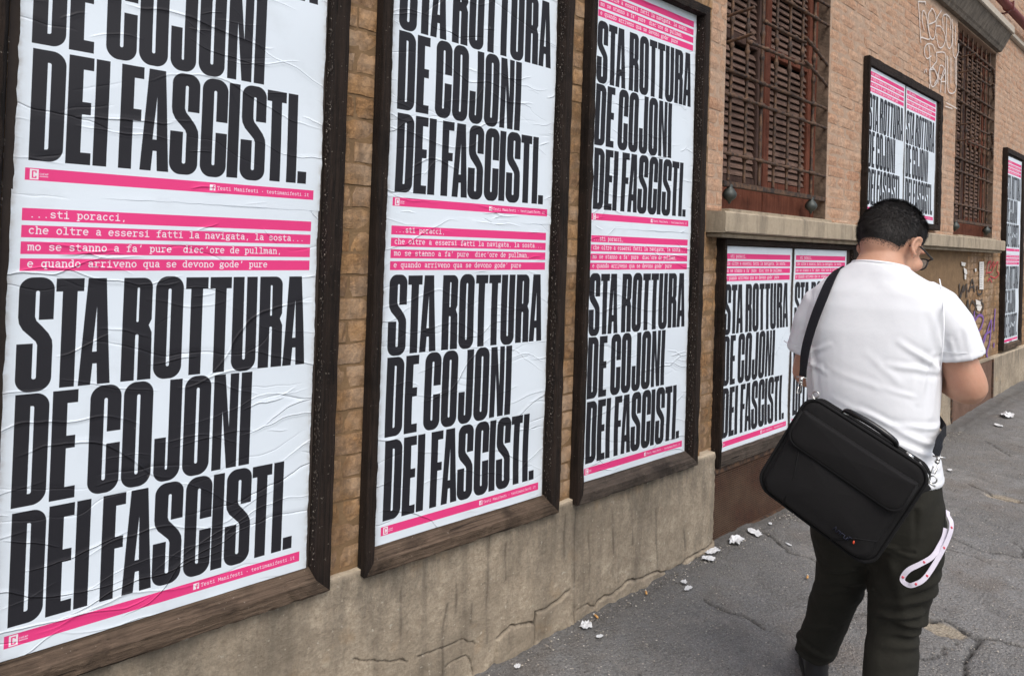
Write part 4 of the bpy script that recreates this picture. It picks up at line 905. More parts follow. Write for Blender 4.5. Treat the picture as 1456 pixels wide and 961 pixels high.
# ------------------------------------------------------------------ litter
M_LIT = m_flat('crumpled_white_paper', (.66, .67, .68), .7, 120, .1, .001)
def crumple(x, y, sx, sy, rot, label, h=.012, group='paper scraps littering the pavement', seed=0, parts=None):
    rng = random.Random(seed); z = gz(x) + .010; b = root('paper_scrap', MAIN @ Matrix.Translation((x, y, z)) @ Matrix.Rotation(rot, 4, 'Z'), (0, 0, 0), label, 'litter', group)
    bm = bmesh.new(); n = 7; g = []
    for j in range(n):
        row = []
        for i in range(n):
            u, v = i / (n - 1) - .5, j / (n - 1) - .5; e = 1 + (.30 * (rng.random() - .5) if i in (0, n - 1) or j in (0, n - 1) else 0)
            row.append(bm.verts.new((u * sx * e * (1.1 - .5 * abs(v)), v * sy * e * (1.15 - .5 * abs(u)), h * (.9 * abs(noise.noise(Vector((u * 4 + seed, v * 4, seed * 2.3)))) * 2 + .30 * rng.random()))))
        g.append(row)
    for j in range(n - 1):
        for i in range(n - 1):
            if (i in (0, n - 2) and j in (0, n - 2)) and rng.random() < .6: continue
            bm.faces.new((g[j][i], g[j][i + 1], g[j + 1][i + 1], g[j + 1][i]))
    lo = bmesh.ops.extrude_face_region(bm, geom=list(bm.faces)); 
    for v in lo['geom']:
        if isinstance(v, bmesh.types.BMVert): v.co.z -= .0012
    mk('sheet', bm, M_LIT, b, MAIN @ Matrix.Translation((x, y, z)) @ Matrix.Rotation(rot, 4, 'Z'))
for k, (x, y, sx, sy, r, h, lab) in enumerate([
    (2.905, -.045, .11, .055, .2, .028, 'largest crumpled white paper scrap, by the foot of the vent screen'),
    (3.07, -.052, .085, .055, 1.1, .024, 'crumpled white scrap of two lobes right of the largest scrap'),
    (2.715, -.030, .085, .045, .0, .014, 'flat torn white scrap at the corner of the plaster base'),
    (2.635, -.062, .06, .045, -.5, .014, 'torn white scrap just in front of the one at the plaster corner'),
    (2.365, -.113, .030, .022, .3, .008, 'tiny white scrap above the small folded one near the cracked base'),
    (2.335, -.155, .045, .022, .1, .008, 'small folded white scrap beside the cracked base'),
    (3.255, -.040, .028, .016, .4, .006, 'thin white sliver under the corner of the shoulder bag'),
    (1.797, -.062, .050, .038, .4, .016, 'crumpled white scrap lying next to the cigarette butt'),
    (1.786, -.140, .028, .016, -.3, .006, 'little flat white scrap in front of the crumpled one by the butt'),
    (1.436, -.072, .024, .018, .2, .006, 'white scrap lying nearest the photographer'),
    (3.085, -.225, .034, .012, 1.2, .005, 'narrow white sliver out on the asphalt by the bag'),
    (7.40, -.17, .20, .09, .2, .05, 'crumpled white paper far off under the farthest board'),
    (6.95, -.20, .08, .05, .7, .02, 'small white scrap far off near the far crumpled paper'),
    (5.17, -.33, .05, .025, .1, .006, 'flat white scrap behind the man at his right hip')]): crumple(x, y, sx, sy, r, lab, h * .45, seed=k + 1)
M_BUTT = m_flat('cigarette_filter', (.62, .34, .12), .8, 200, .2); M_CPAP = m_flat('cigarette_paper', (.72, .68, .60), .8)
for k, (x, y, r, lab) in enumerate([(1.872, -.045, 1.25, 'cigarette butt lying against the cracked plaster base'), (2.166, -.064, .7, 'squashed orange butt further along the base'), (2.82, -.442, .3, 'pale cigarette butt on the asphalt left of the man')]):
    T_ = MAIN @ Matrix.Translation((x, y, gz(x) + .014)) @ Matrix.Rotation(r, 4, 'Z'); b = root('cigarette_butt', T_, (0, 0, 0), lab, 'litter', 'cigarette butts')
    bm = bmesh.new(); tube(bm, [(-.016, 0, 0), (-.004, 0, 0), (.006, .001, 0)], [.0042, .0044, .004], 8); mk('filter', bm, M_BUTT, b, T_, True)
    bm = bmesh.new(); tube(bm, [(.0062, .001, 0), (.014, .002, .001)], [.0038, .003], 8); mk('stub', bm, M_CPAP, b, T_, True)
rg = random.Random(3); GV, GF = [], []                    # grit along the foot of the wall and loose chips on the asphalt
OCT = [(1, 0, 0), (-1, 0, 0), (0, 1, 0), (0, -1, 0), (0, 0, 1), (0, 0, -1)]; OCF = [(0, 2, 4), (2, 1, 4), (1, 3, 4), (3, 0, 4), (2, 0, 5), (1, 2, 5), (3, 1, 5), (0, 3, 5)]
for k in range(9000):
    x = rg.uniform(1.0, 6.5) if k % 2 else 1.0 + 5.5 * rg.random() ** 1.6; near = rg.random() < .2; y = -abs(rg.gauss(0, .05)) - .006 if near else -rg.uniform(0, 1.6); r = rg.uniform(.0012, .0036) * (1.3 if near else 1) * (1.6 if rg.random() < .05 else 1)
    c = (x, y, gz(x) + r * .2 + .0045 * rg.random()); a = rg.uniform(0, 6.28); ca, sa = math.cos(a), math.sin(a); i0 = len(GV)
    for o in OCT:
        q = [o[t] * r * rg.uniform(.65, 1.25) for t in range(3)]; q[2] *= .6; GV.append((c[0] + q[0] * ca - q[1] * sa + r * .2 * rg.uniform(-1, 1), c[1] + q[0] * sa + q[1] * ca + r * .2 * rg.uniform(-1, 1), c[2] + q[2]))
    GF += [tuple(i0 + t for t in f) for f in OCF]
M_GRIT = (lambda t: t.done(t.ramp(t.rnd(), [(0, (.06, .055, .05)), (.4, (.20, .18, .155)), (.8, (.44, .40, .34)), (1, (.66, .62, .56))]), .9))(NT('grit'))
tag(mkv('grit', GV, GF, M_GRIT, None, MAIN), label='grit and small stones strewn on the asphalt and along the wall', cat='gravel', kind='stuff')

# ------------------------------------------------------------------ the man, walking away with his head bowed
PA = rad(76)
PM = Matrix.Translation((1.8948, -1.052, gz(1.9) )) @ Matrix.Rotation(-PA + math.pi / 2 - math.pi / 2, 4, 'Z')
PERSON_BASE = (0, 0, 0)
HY, HP = rad(-27), rad(-31)
HM = Matrix.Translation((.013, .030, 1.491)) @ Matrix.Rotation(HY, 4, 'Z') @ Matrix.Rotation(HP, 4, 'X')
HR = HM.to_3x3()
def hp(x, y, z): return HM @ Vector((x, y, z))
def hv(x, y, z): return HR @ Vector((x, y, z))
V3 = Vector

def m_skin():
    t = NT('skin'); p = t.coord(); a = t.noise(p, 45, 5); b = t.noise(p, 9, 3)
    c = t.mix(a, (.50, .265, .17), (.60, .35, .245)); c = t.mix(t.math('MULTIPLY', t.ramp(b, [(.45, 0.0), (.7, 1.0)]), .4), c, (.56, .24, .165))
    t.b.inputs['Subsurface Weight'].default_value = .12; t.b.inputs['Subsurface Radius'].default_value = (.012, .005, .003); t.b.inputs['Subsurface Scale'].default_value = 1.0
    return t.done(c, .55, t.bump(t.noise(p, 260, 3), .0006))
def m_cloth(name, col, rough, weave=900, amt=.12, bd=.0006, sheen=0.0, lump=.004):
    t = NT(name); p = t.coord(); a = t.noise(p, 14, 5); w = t.noise(t.coord((1, 1, 1)), weave, 2)
    c = t.mix(a, tuple(x * (1 - amt) for x in col), tuple(min(.86, x * (1 + amt)) for x in col))
    if sheen: t.b.inputs['Sheen Weight'].default_value = sheen; t.b.inputs['Sheen Roughness'].default_value = .5
    return t.done(c, rough, t.bump(w, bd, .6, t.bump(t.noise(p, 30, 4), lump, .6)), 0.0, .3)
M_SKIN = m_skin()
M_SHIRT = m_cloth('white_cotton', (.79, .81, .85), .85, 900, .03, .0003, 0, .0012)
M_TROU = m_cloth('dark_olive_cotton', (.0175, .0168, .0125), .9, 700, .3, .0008, 0)
M_HAIR = (lambda t: t.done(t.mix(t.rnd(), (.004, .0035, .003), (.030, .024, .021)), .62, None, None, .5))(NT('black_hair'))
M_SHOE = m_flat('black_shoe_leather', (.016, .016, .018), .45, 60, .3, .0008); M_SOLE = m_flat('dark_rubber_sole', (.03, .03, .03), .8)
M_BLKPL = m_flat('black_plastic', (.010, .010, .011), .25, 40, .1, .0001)

PER = root('person', PM, (0, 0, 0), 'man in a white t-shirt and dark trousers walking away with his head bowed', 'person')

bm = bmesh.new()
# trunk (under the clothes), neck, skull
loft(bm, [((-.01, 0, .72), (.13, 0, 0), (0, .09, 0), 2.4), ((-.01, .0, .85), (.14, 0, 0), (0, .105, 0), 2.4), ((-.018, .0, 1.0), (.15, 0, 0), (0, .11, 0), 2.4), ((-.022, -.005, 1.15), (.155, 0, 0), (0, .105, 0), 2.4),
          ((-.018, -.01, 1.28), (.155, 0, 0), (0, .095, 0), 2.4), ((-.010, -.02, 1.345), (.13, 0, 0), (0, .075, 0), 2.2), ((-.004, -.026, 1.385), (.082, .0, .0), (0, .064, 0), 2.1), ((-.014, -.018, 1.415), (.076, 0, 0), (0, .062, 0)), ((-.006, -.010, 1.438), (.063, 0, 0), (0, .060, 0)), ((.0, .004, 1.462), (.058, 0, 0), (0, .060, 0)), ((.012, .022, 1.50), (.055, 0, 0), (0, .058, 0))], 28)
for s in (-1, 1):                                          # thighs and shins inside the trousers
    K = [((-.085, .0, .78), .085), ((-.10, .10, .50), .06), ((-.16, .20, .32), .045), ((-.195, .30, .09), .035), ((-.20, .33, .06), .035)] if s < 0 else [((.075, 0, .78), .085), ((.055, .02, .50), .06), ((.045, .0, .35), .045), ((.040, -.08, .09), .035), ((.04, -.06, .05), .035)]
    tube(bm, [k[0] for k in K], [k[1] for k in K], 14)
ellipsoid(bm, hp(0, 0, .012), hv(.0735, 0, 0), hv(0, .096, 0), hv(0, 0, .104), 28, 18)
ellipsoid(bm, hp(0, .030, -.045), hv(.060, 0, 0), hv(0, .062, 0), hv(0, .02, .070), 22, 14)      # jaw
ellipsoid(bm, hp(0, .074, -.098), hv(.022, 0, 0), hv(0, .018, 0), hv(0, 0, .016), 12, 8)          # chin
ellipsoid(bm, hp(0, .103, -.025), hv(.013, 0, 0), hv(0, .020, -.004), hv(0, .006, .022), 12, 8)   # nose
ellipsoid(bm, hp(0, .098, .000), hv(.009, 0, 0), hv(0, .012, 0), hv(0, -.006, .030), 10, 8)
ellipsoid(bm, hp(0, .093, -.062), hv(.024, 0, 0), hv(0, .010, 0), hv(0, 0, .0085), 12, 8)         # lips
ellipsoid(bm, hp(0, .091, -.074), hv(.020, 0, 0), hv(0, .010, 0), hv(0, 0, .0075), 12, 8)
for s in (-1, 1):
    ellipsoid(bm, hp(.034 * s, .084, .022), hv(.024, 0, 0), hv(0, .010, 0), hv(0, 0, .008), 12, 8)    # brow
    ellipsoid(bm, hp((.046 if s > 0 else .034) * s, .066, -.030), hv(.024, 0, 0), hv(0, .022, 0), hv(0, 0, .022), 12, 8)   # cheek
    # ear: rim, lobe and a shallow bowl
    ec = V3((.0775 * s, -.008, -.016)); pts = []
    for k in range(15):
        a = rad(-115 + 285 * k / 14); pts.append(hp(ec.x + s * ((.008 if s > 0 else -.006) + (.005 if s > 0 else .001) * math.sin(a) ** 2), ec.y - .002 + -.0150 * math.cos(a) * 1.0, ec.z + .026 * math.sin(a)))
    tube(bm, pts, [.0045] * 15, 8); ellipsoid(bm, hp(ec.x + s * .004, ec.y - .004, ec.z), hv(.0045, 0, 0), hv(.004 * s, .014, 0), hv(0, 0, .026), 14, 10)
    ellipsoid(bm, hp(ec.x + s * (.007 if s > 0 else -.006), ec.y + .004, ec.z - .028), hv(.005, 0, 0), hv(0, .008, 0), hv(0, 0, .010), 10, 8)
# arms
def arm(sh, el, wr, r0, r1, r2):
    sh, el, wr = V3(sh), V3(el), V3(wr); m = sh.lerp(el, .5); q = el.lerp(wr, .35)
    P = catmull([sh, m, el.lerp(sh, .12), el.lerp(wr, .06), q, el.lerp(wr, .72), wr], 4); n = len(P) - 1
    R = [float(np.interp(i / n, [0, .17, .33, .5, .67, .83, 1], [r0, r0 * 1.0, r1 * 1.02, r1, r1 * .93, r2 * 1.15, r2])) for i in range(n + 1)]
    tube(bm, P, R, 18)
EL, ER = V3((-.205, .045, 1.080)), V3((.210, .030, 1.100)); WL, WR = V3((-.085, .270, 1.115)), V3((.070, .275, 1.125))
arm((-.155, -.01, 1.28), EL, WL, .043, .043, .027); arm((.150, -.01, 1.28), ER, WR, .044, .047, .028)
def hand(W_, D, S, N):
    """wrist, finger direction, thumb side, direction the palm faces"""
    D, S, N = V3(D).normalized(), V3(S).normalized(), V3(N).normalized()
    loft(bm, [(W_ - D * .015, S * .026, N * .021, 2.2), (W_ + D * .010, S * .029, N * .018, 2.3), (W_ + D * .040, S * .040, N * .0165, 2.5), (W_ + D * .075, S * .042, N * .0145, 2.6), (W_ + D * .090, S * .036, N * .011, 2.4)], 18)
    for k, (off, L, r) in enumerate(((.030, .070, .0088), (.010, .080, .0092), (-.010, .074, .0088), (-.029, .058, .0078))):
        p = W_ + D * (.080 - .004 * abs(k - 1)) + S * off; pts = [p - D * .015, p]; a = rad(18 + 7 * k); seg = (.46, .30, .24); d = D
        for j, q in enumerate(seg):
            d = (D * math.cos(a) + N * math.sin(a)); p = p + d * L * q; pts.append(p); a += rad((38, 30, 20)[j] + 4 * k)
        tube(bm, pts, [r * 1.02, r, r * .96, r * .86, r * .68], 10); ellipsoid(bm, pts[-1], S * r * .7, N * r * .7, D * r * .7, 8, 6)
    p = W_ + D * .022 + S * .030; pts = [p - S * .012, p]; 
    for d, q in (((D * .62 + S * .72 + N * .35), .036), ((D * .80 + S * .25 + N * .55), .030), ((D * .85 + N * .5 - S * .05), .024)): p = p + d.normalized() * q; pts.append(p)
    tube(bm, pts, [.014, .0125, .0108, .0098, .0072], 10); ellipsoid(bm, pts[-1], S * .007, N * .007, D * .007, 8, 6)
hand(WL, WL - EL + V3((.05, -.02, .0)), (.0, .25, 1), (1, -.35, .1)); hand(WR, WR - ER + V3((-.03, 0, .0)), (0, .25, 1), (-1, -.35, .1))
me = voxel(bm, .0042, 5, .5); me.materials.clear(); me.materials.append(M_SKIN)
BODY = bpy.data.objects.new('body', me); COL.objects.link(BODY); BODY.parent = PER

# eyes, glasses
for s in (-1, 1):
    bm = bmesh.new(); ellipsoid(bm, hp(.033 * s, .076, .002), hv(.012, 0, 0), hv(0, .011, 0), hv(0, 0, .0085), 16, 10); mk('eye', bm, m_flat('eye_white', (.7, .68, .66), .2, 10, .02, 0) if s < 0 else bpy.data.materials['eye_white'], PER, PM, True)
    bm = bmesh.new(); bmesh.ops.create_icosphere(bm, subdivisions=2, radius=.0055, matrix=Matrix.Translation(hp(.033 * s, .0835, .001))); mk('iris', bm, M_BLKPL, PER, PM, True)
GL = None
bm = bmesh.new()
for s in (-1, 1):
    P = [hp(s * (.035 + .025 * math.copysign(abs(math.cos(a)) ** .6, math.cos(a))), .104 - .004 * abs(math.cos(a)), -.008 + .018 * math.copysign(abs(math.sin(a)) ** .6, math.sin(a))) for a in [2 * math.pi * k / 26 for k in range(27)]]
    tube(bm, P, .0022, 8, cap=False)
    tube(bm, [hp(s * .060, .100, .004), hp(s * .0755, .090, .003), hp(s * .079, .060, .000), hp(s * .080, .010, -.002), hp(s * .0805, -.012, -.008), hp(s * .079, -.026, -.026)], [.0026, .0028, .0024, .0022, .002, .002], 8)
tube(bm, [hp(-.010, .103, .0), hp(0, .107, .002), hp(.010, .103, .0)], .002, 8)
GL = mk('glasses', bm, M_BLKPL, PER, PM, True)
M_LENS = NT('lens'); M_LENS.b.inputs['Transmission Weight'].default_value = .92; M_LENS.b.inputs['Alpha'].default_value = .35; M_LENS = M_LENS.done((.9, .95, .95), .05)
for s in (-1, 1):
    bm = bmesh.new(); loft(bm, [(hp(s * .035, .1015, -.008), hv(.0235, 0, 0), hv(0, 0, .0168), 3), (hp(s * .035, .1025, -.008), hv(.0235, 0, 0), hv(0, 0, .0168), 3)], 24); mk('lens', bm, M_LENS, GL, PM)

# hair: a close shell over the skull plus several thousand short strands
def hair_t(d):
    """thickness over direction d (unit, head space); negative below the hairline"""
    x, y, z = d
    line = -.47 + .90 * max(0, y) + (.22 * max(0, y + .15) if abs(x) > .5 else 0)      # nape low at the back, rising to the forehead
    if abs(x) > .6: line = max(line, (-.16 if x > 0 else -.42) + .50 * max(0, y - .05) if y > -.32 else line)                       # round the ears
    if y > .55: line = max(line, .52)
    m = z - line
    return m
bm = bmesh.new(); vs = []; nu, nv = 72, 44
SK = V3((.0735, .096, .104)); SCN = V3((0, 0, .012))
def skull(d, t): return V3((d.x * (SK.x + t), d.y * (SK.y + t), d.z * (SK.z + t))) + SCN
for j in range(nv + 1):
    row = []
    for i in range(nu):
        ph = math.pi * j / nv; th = 2 * math.pi * i / nu; d = V3((math.sin(ph) * math.cos(th), math.sin(ph) * math.sin(th), math.cos(ph)))
        m = hair_t(d); t = -.012 + .012 * min(1, max(0, (m + .06) / .06)) + .0075 * min(1, max(0, m / .45)) + (.0012 + .0016 * noise.noise(d * 9)) * (m > 0)
        row.append(bm.verts.new(HM @ skull(d, t)))
    vs.append(row)
for j in range(nv):
    for i in range(nu): bm.faces.new((vs[j][i], vs[j + 1][i], vs[j + 1][(i + 1) % nu], vs[j][(i + 1) % nu]))
bmesh.ops.remove_doubles(bm, verts=bm.verts, dist=.0004); HAIR = mk('hair', bm, M_HAIR, PER, PM, True); HAIR['label'] = 'short thick black hair'
rg = random.Random(9); V, F = [], []
for k in range(26000):
    u, th = rg.uniform(-1, 1), rg.uniform(0, 6.2832); q = math.sqrt(1 - u * u); d = V3((q * math.cos(th), q * math.sin(th), u)); m = hair_t(d)
    if m < -.02 - .13 * rg.random() ** 2: continue
    t = .0072 * min(1, max(0, m / .45)) + .0004; p = HM @ skull(d, t); n = (HR @ V3((d.x / SK.x, d.y / SK.y, d.z / SK.z))).normalized()
    flow = V3((rg.gauss(0, .35), rg.gauss(0, .35) , -.55)); flow = (HR @ V3((0, -.35 if d.z > .4 else 0, -.7))) + V3((rg.gauss(0, .4), rg.gauss(0, .4), rg.gauss(0, .4))); tdir = (flow - n * flow.dot(n)).normalized()
    L = (.003 + .013 * min(1, max(0, m) / .35)) * rg.uniform(.6, 1.3); dirv = (n * (.50 + .25 * (m > .5)) + tdir).normalized(); w = dirv.cross(n).normalized() * .00055
    mid = p + dirv * L * .55; tip = p + (dirv * .85 - n * .12).normalized() * L; i0 = len(V)
    V += [p - w, p + w, mid + w * .8, mid - w * .8, tip]; F += [(i0, i0 + 1, i0 + 2, i0 + 3), (i0 + 3, i0 + 2, i0 + 4)]
tag(mkv('strands', V, F, M_HAIR, HAIR, PM), kind='stuff')

# t-shirt
bm = bmesh.new()
loft(bm, [((-.008, .004, .838), (.166, 0, 0), (0, .138, 0), 2.3), ((-.010, .0, .86), (.168, 0, 0), (0, .140, 0), 2.3), ((-.015, .0, .93), (.163, 0, 0), (0, .138, 0), 2.3), ((-.020, .002, 1.02), (.166, 0, 0), (0, .140, 0), 2.3), ((-.024, .002, 1.09), (.172, 0, 0), (0, .140, 0), 2.3),
          ((-.026, -.002, 1.16), (.176, 0, 0), (0, .134, 0), 2.3), ((-.024, -.008, 1.24), (.180, 0, 0), (0, .124, 0), 2.4), ((-.018, -.014, 1.31), (.176, 0, 0), (0, .110, 0), 2.4), ((-.013, -.020, 1.352), (.165, 0, 0), (0, .094, 0), 2.3), ((-.009, -.024, 1.382), (.136, 0, -.002), (0, .080, 0), 2.2),
          ((-.006, -.025, 1.402), (.104, 0, -.004), (0, .074, -.006), 2.1), ((-.006, -.023, 1.417), (.082, 0, -.005), (0, .070, -.010), 2.05), ((-.005, -.021, 1.424), (.073, 0, -.005), (0, .068, -.012), 2.0)], 48)
def sleeve(pts, R, tilt):
    secs = []
    for i, (p, r) in enumerate(zip(pts, R)):
        t = (V3(pts[min(i + 1, len(pts) - 1)]) - V3(pts[max(0, i - 1)])).normalized(); a = t.cross(V3((0, 1, 0))).normalized(); b = t.cross(a)
        secs.append((p, a * r, b * r * 1.08, 2.1))
    loft(bm, secs, 28)
sleeve([(-.115, -.01, 1.325), (-.150, -.008, 1.30), (-.172, -.0, 1.25), (-.184, .010, 1.20), (-.1885, .016, 1.182), (-.192, .021, 1.160)], [.060, .064, .063, .062, .063, .064], 0)
sleeve([(.090, -.01, 1.335), (.128, -.008, 1.312), (.158, -.0, 1.268), (.174, .006, 1.228), (.180, .010, 1.208), (.184, .013, 1.190)], [.062, .066, .065, .062, .062, .063], 0)
me = voxel(bm, .0045, 9, .5); co = get_co(me); no = get_no(me)
FOLDS = [((.146, 1.155), (.055, 1.225), .011, .0075), ((.142, 1.150), (.035, 1.165), .010, .0060), ((.140, 1.175), (.128, 1.03), .010, .0080), ((.128, 1.19), (.100, 1.07), .010, .0050), ((.150, 1.20), (.120, 1.31), .011, .0050), ((.145, .955), (-.03, 1.035), .010, .0060), ((.150, .925), (.010, .975), .009, .0065), ((.150, .895), (.03, .915), .008, .0060),
         ((.10, .99), (-.10, 1.055), .009, .0045), ((.146, 1.00), (.05, 1.01), .009, .0050), ((-.195, 1.155), (-.115, 1.20), .010, .0060), ((-.19, 1.14), (-.12, 1.12), .010, .0050), ((-.17, 1.18), (-.150, 1.05), .010, .0060), ((.01, 1.10), (-.11, 1.135), .012, .0030), ((.06, 1.12), (-.02, 1.19), .014, .0035), ((.09, 1.085), (.02, 1.105), .009, .0040),
         ((-.20, 1.23), (-.225, 1.17), .008, .0035), ((.200, 1.27), (.214, 1.19), .009, .0040), ((.165, 1.24), (.185, 1.18), .008, .0040), ((.02, .955), (-.08, .965), .008, .0035), ((.13, .865), (.04, .87), .008, .0045), ((.0, 1.38), (.09, 1.34), .016, .0025), ((-.03, 1.385), (-.10, 1.34), .016, .0025)]
h = .0022 * vnoise(co, (7, 7, 5), 2) + .0007 * vnoise(co, (22, 22, 9), 4)
bk = np.clip((-no[:, 1] + .35) / .7, 0, 1); wx = co[:, 0] + .006 * vnoise(co, (14, 1, 14), 6); wz = co[:, 2] + .006 * vnoise(co, (14, 1, 14), 7)
for a, b, w, amp in FOLDS:
    w *= .62; amp *= (.62 if (a[0] > .12 or a[0] < -.15) else .38); d, t = seg_dist(wx, wz, a, b); env = np.clip(1.15 - t, 0, 1) ** .7 * np.clip((t + .08) * 6, 0, 1); h += bk * amp * env * (np.exp(-(d / w) ** 2) - .55 * np.exp(-((d - 2.1 * w) / (w * 1.2)) ** 2))
side = 1 - bk; h += side * .003 * vnoise(co, (18, 18, 7), 8)
for za, zb in ((.850, .004),): h += np.where((co[:, 2] < .856) & (np.abs(no[:, 2]) < .7), .0018, 0)
h = np.where((no[:, 2] > .6) & (co[:, 2] > 1.41), 0, h)
def hemline(c, ax, off, width=.011):
    global h
    s = (co - np.array(c)) @ np.array(ax); d = np.abs(s - off)
    return s
for c, ax, xs in (((-.192, .021, 1.160), V3((-.0035, .005, -.025)).normalized(), -1), ((.184, .013, 1.190), V3((.005, .004, -.020)).normalized(), 1)):
    s = (co - np.array(c)) @ np.array(ax); m = (co[:, 0] * xs > .13) & (s > -.016) & (s < .003); h += np.where(m & (s < -.002), .0012, 0)
co += no * h[:, None]; set_co(me, co); me.materials.clear(); me.materials.append(M_SHIRT); me.polygons.foreach_set('use_smooth', [True] * len(me.polygons))
SHIRT = bpy.data.objects.new('t_shirt', me); COL.objects.link(SHIRT); SHIRT.parent = PER; SHIRT['label'] = 'plain white crew-neck t-shirt'
bv_shirt = BVHTree.FromPolygons([tuple(c) for c in co.tolist()], [tuple(p.vertices) for p in me.polygons])
bm = bmesh.new(); P = [(-.005 + .0705 * math.cos(a), -.0195 + .066 * math.sin(a), 1.4232 - .005 * math.cos(a) - .012 * math.sin(a)) for a in [2 * math.pi * k / 40 for k in range(41)]]; tube(bm, P, .0046, 8, cap=False); mk('collar', bm, M_SHIRT, SHIRT, PM, True)

# trousers
bm = bmesh.new()
loft(bm, [((-.010, .002, .945), (.150, 0, 0), (0, .122, 0), 2.3), ((-.010, 0, .88), (.158, 0, 0), (0, .128, 0), 2.3), ((-.008, -.006, .80), (.168, 0, 0), (0, .136, 0), 2.3), ((-.006, -.004, .72), (.172, 0, 0), (0, .134, 0), 2.3), ((-.006, .0, .66), (.164, 0, 0), (0, .120, 0), 2.3)], 40)
def leg(secs): loft(bm, [((x, y, z), (r * 1.0, 0, 0), (0, r * q, 0), 2.1) for x, y, z, r, q in secs], 30)
leg([(-.078, .0, .74, .100, 1.15), (-.080, .030, .62, .096, 1.15), (-.090, .085, .52, .082, 1.1), (-.110, .125, .44, .074, 1.08), (-.135, .165, .36, .068, 1.08), (-.155, .200, .28, .064, 1.08), (-.183, .238, .19, .062, 1.1), (-.192, .262, .150, .064, 1.12), (-.196, .270, .132, .062, 1.15)])
leg([(.072, .0, .74, .098, 1.2), (.070, -.004, .64, .092, 1.2), (.062, .006, .55, .084, 1.15), (.056, .010, .48, .076, 1.1), (.045, .014, .415, .064, 1.08), (.043, -.006, .34, .0655, 1.08), (.042, -.030, .25, .066, 1.08), (.041, -.055, .15, .067, 1.1), (.040, -.068, .075, .068, 1.15), (.040, -.070, .045, .066, 1.15)])
me = voxel(bm, .0055, 8, .5); co = get_co(me); no = get_no(me)
kn = np.exp(-((co[:, 2] - .43) / .07) ** 2); an = np.exp(-((co[:, 2] - .12) / .07) ** 2); h = .004 * vnoise(co, (6, 6, 4), 3) + .0030 * vnoise(co, (15, 15, 10), 5) + .0016 * vnoise(co, (32, 32, 22), 15) + kn * .0060 * vnoise(co, (5, 5, 24), 7) + an * .0075 * vnoise(co, (7, 7, 26), 9)
TF = [((.15, .60), (.03, .53), .008, .008), ((.12, .50), (-.01, .46), .007, .010), ((-.01, .70), (.13, .66), .006, .005), ((-.05, .56), (-.17, .50), .008, .006), ((-.08, .47), (-.19, .41), .008, .005), ((.1, .33), (.0, .30), .008, .004), ((-.13, .30), (-.22, .26), .008, .004), ((.145, .56), (.0, .50), .010, .010), ((.125, .46), (.005, .475), .009, .008), ((.112, .435), (.03, .42), .008, .008), ((.10, .40), (.0, .385), .009, .006), ((.05, .62), (.10, .40), .014, .006), ((-.02, .60), (-.14, .52), .012, .006), ((-.02, .52), (-.17, .46), .012, .005), ((-.24, .20), (-.12, .16), .008, .008), ((-.24, .15), (-.13, .12), .007, .008), ((.16, .78), (.12, .64), .010, .006), ((.10, .79), (.10, .68), .005, -.004), ((.10, .68), (.02, .68), .004, -.004)]
bk = np.clip((-no[:, 1] + .3) / .7, 0, 1); wx = co[:, 0] + .008 * vnoise(co, (12, 1, 12), 6); wz = co[:, 2] + .008 * vnoise(co, (12, 1, 12), 7)
for a, b, w, amp in TF:
    d, t = seg_dist(wx, wz, a, b); h += bk * amp * np.clip(1.1 - t, 0, 1) * (np.exp(-(d / w) ** 2) - .5 * np.exp(-((d - 2.1 * w) / (w * 1.2)) ** 2))
co += no * h[:, None]; set_co(me, co); me.materials.clear(); me.materials.append(M_TROU); me.polygons.foreach_set('use_smooth', [True] * len(me.polygons))
TRO = bpy.data.objects.new('trousers', me); COL.objects.link(TRO); TRO.parent = PER; TRO['label'] = 'loose dark olive trousers'
bv_tro = BVHTree.FromPolygons([tuple(c) for c in co.tolist()], [tuple(p.vertices) for p in me.polygons])

# shoes
def shoe(c, yaw, pitch=0):
    T_ = Matrix.Translation(c) @ Matrix.Rotation(yaw, 4, 'Z') @ Matrix.Rotation(pitch, 4, 'X')
    bm = bmesh.new(); S = [(-.095, .026, .030, .052), (-.075, .036, .036, .056), (-.03, .036, .038, .058), (.02, .038, .034, .052), (.07, .045, .026, .042), (.12, .044, .020, .034), (.155, .034, .016, .028), (.172, .018, .010, .022)]
    loft(bm, [((0, y, .018 + hh), (a, 0, 0), (0, 0, hh + .004), 2.5) for y, a, hh, _ in S], 24)
    loft(bm, [((0, -.055, .06), (.036, 0, 0), (0, .046, 0), 2.2), ((0, -.052, .115), (.038, 0, 0), (0, .044, 0), 2.2), ((0, -.062, .17), (.037, 0, 0), (0, .040, 0), 2.2)], 20)
    me = voxel(bm, .005, 4, .5); me.transform(T_); me.materials.clear(); me.materials.append(M_SHOE); me.polygons.foreach_set('use_smooth', [True] * len(me.polygons))
    s = bpy.data.objects.new('shoe', me); COL.objects.link(s); s.parent = PER
    bm = bmesh.new(); out = [(a * 1.06 * sg, y) for sg, seq in ((1, S), (-1, S[::-1])) for y, a, _, _ in seq]
    lo = [bm.verts.new((x, y, .0)) for x, y in out]; hi = [bm.verts.new((x, y, .022)) for x, y in out]; n = len(out); bm.faces.new(lo); bm.faces.new(hi[::-1])
    for i in range(n): bm.faces.new((lo[i], lo[(i + 1) % n], hi[(i + 1) % n], hi[i]))
    mk('sole', bm, M_SOLE, s, PM @ T_)
    bm = bmesh.new()
    for k in range(5): y = .02 + k * .018; tube(bm, [(-.024, y, .073 - k * .007), (0, y + .004, .082 - k * .007), (.024, y, .073 - k * .007)], .0026, 6)
    mk('laces', bm, M_SOLE, s, PM @ T_, True)
shoe((-.208, .335, .010), rad(14)); shoe((.042, .0, .004), rad(-8))

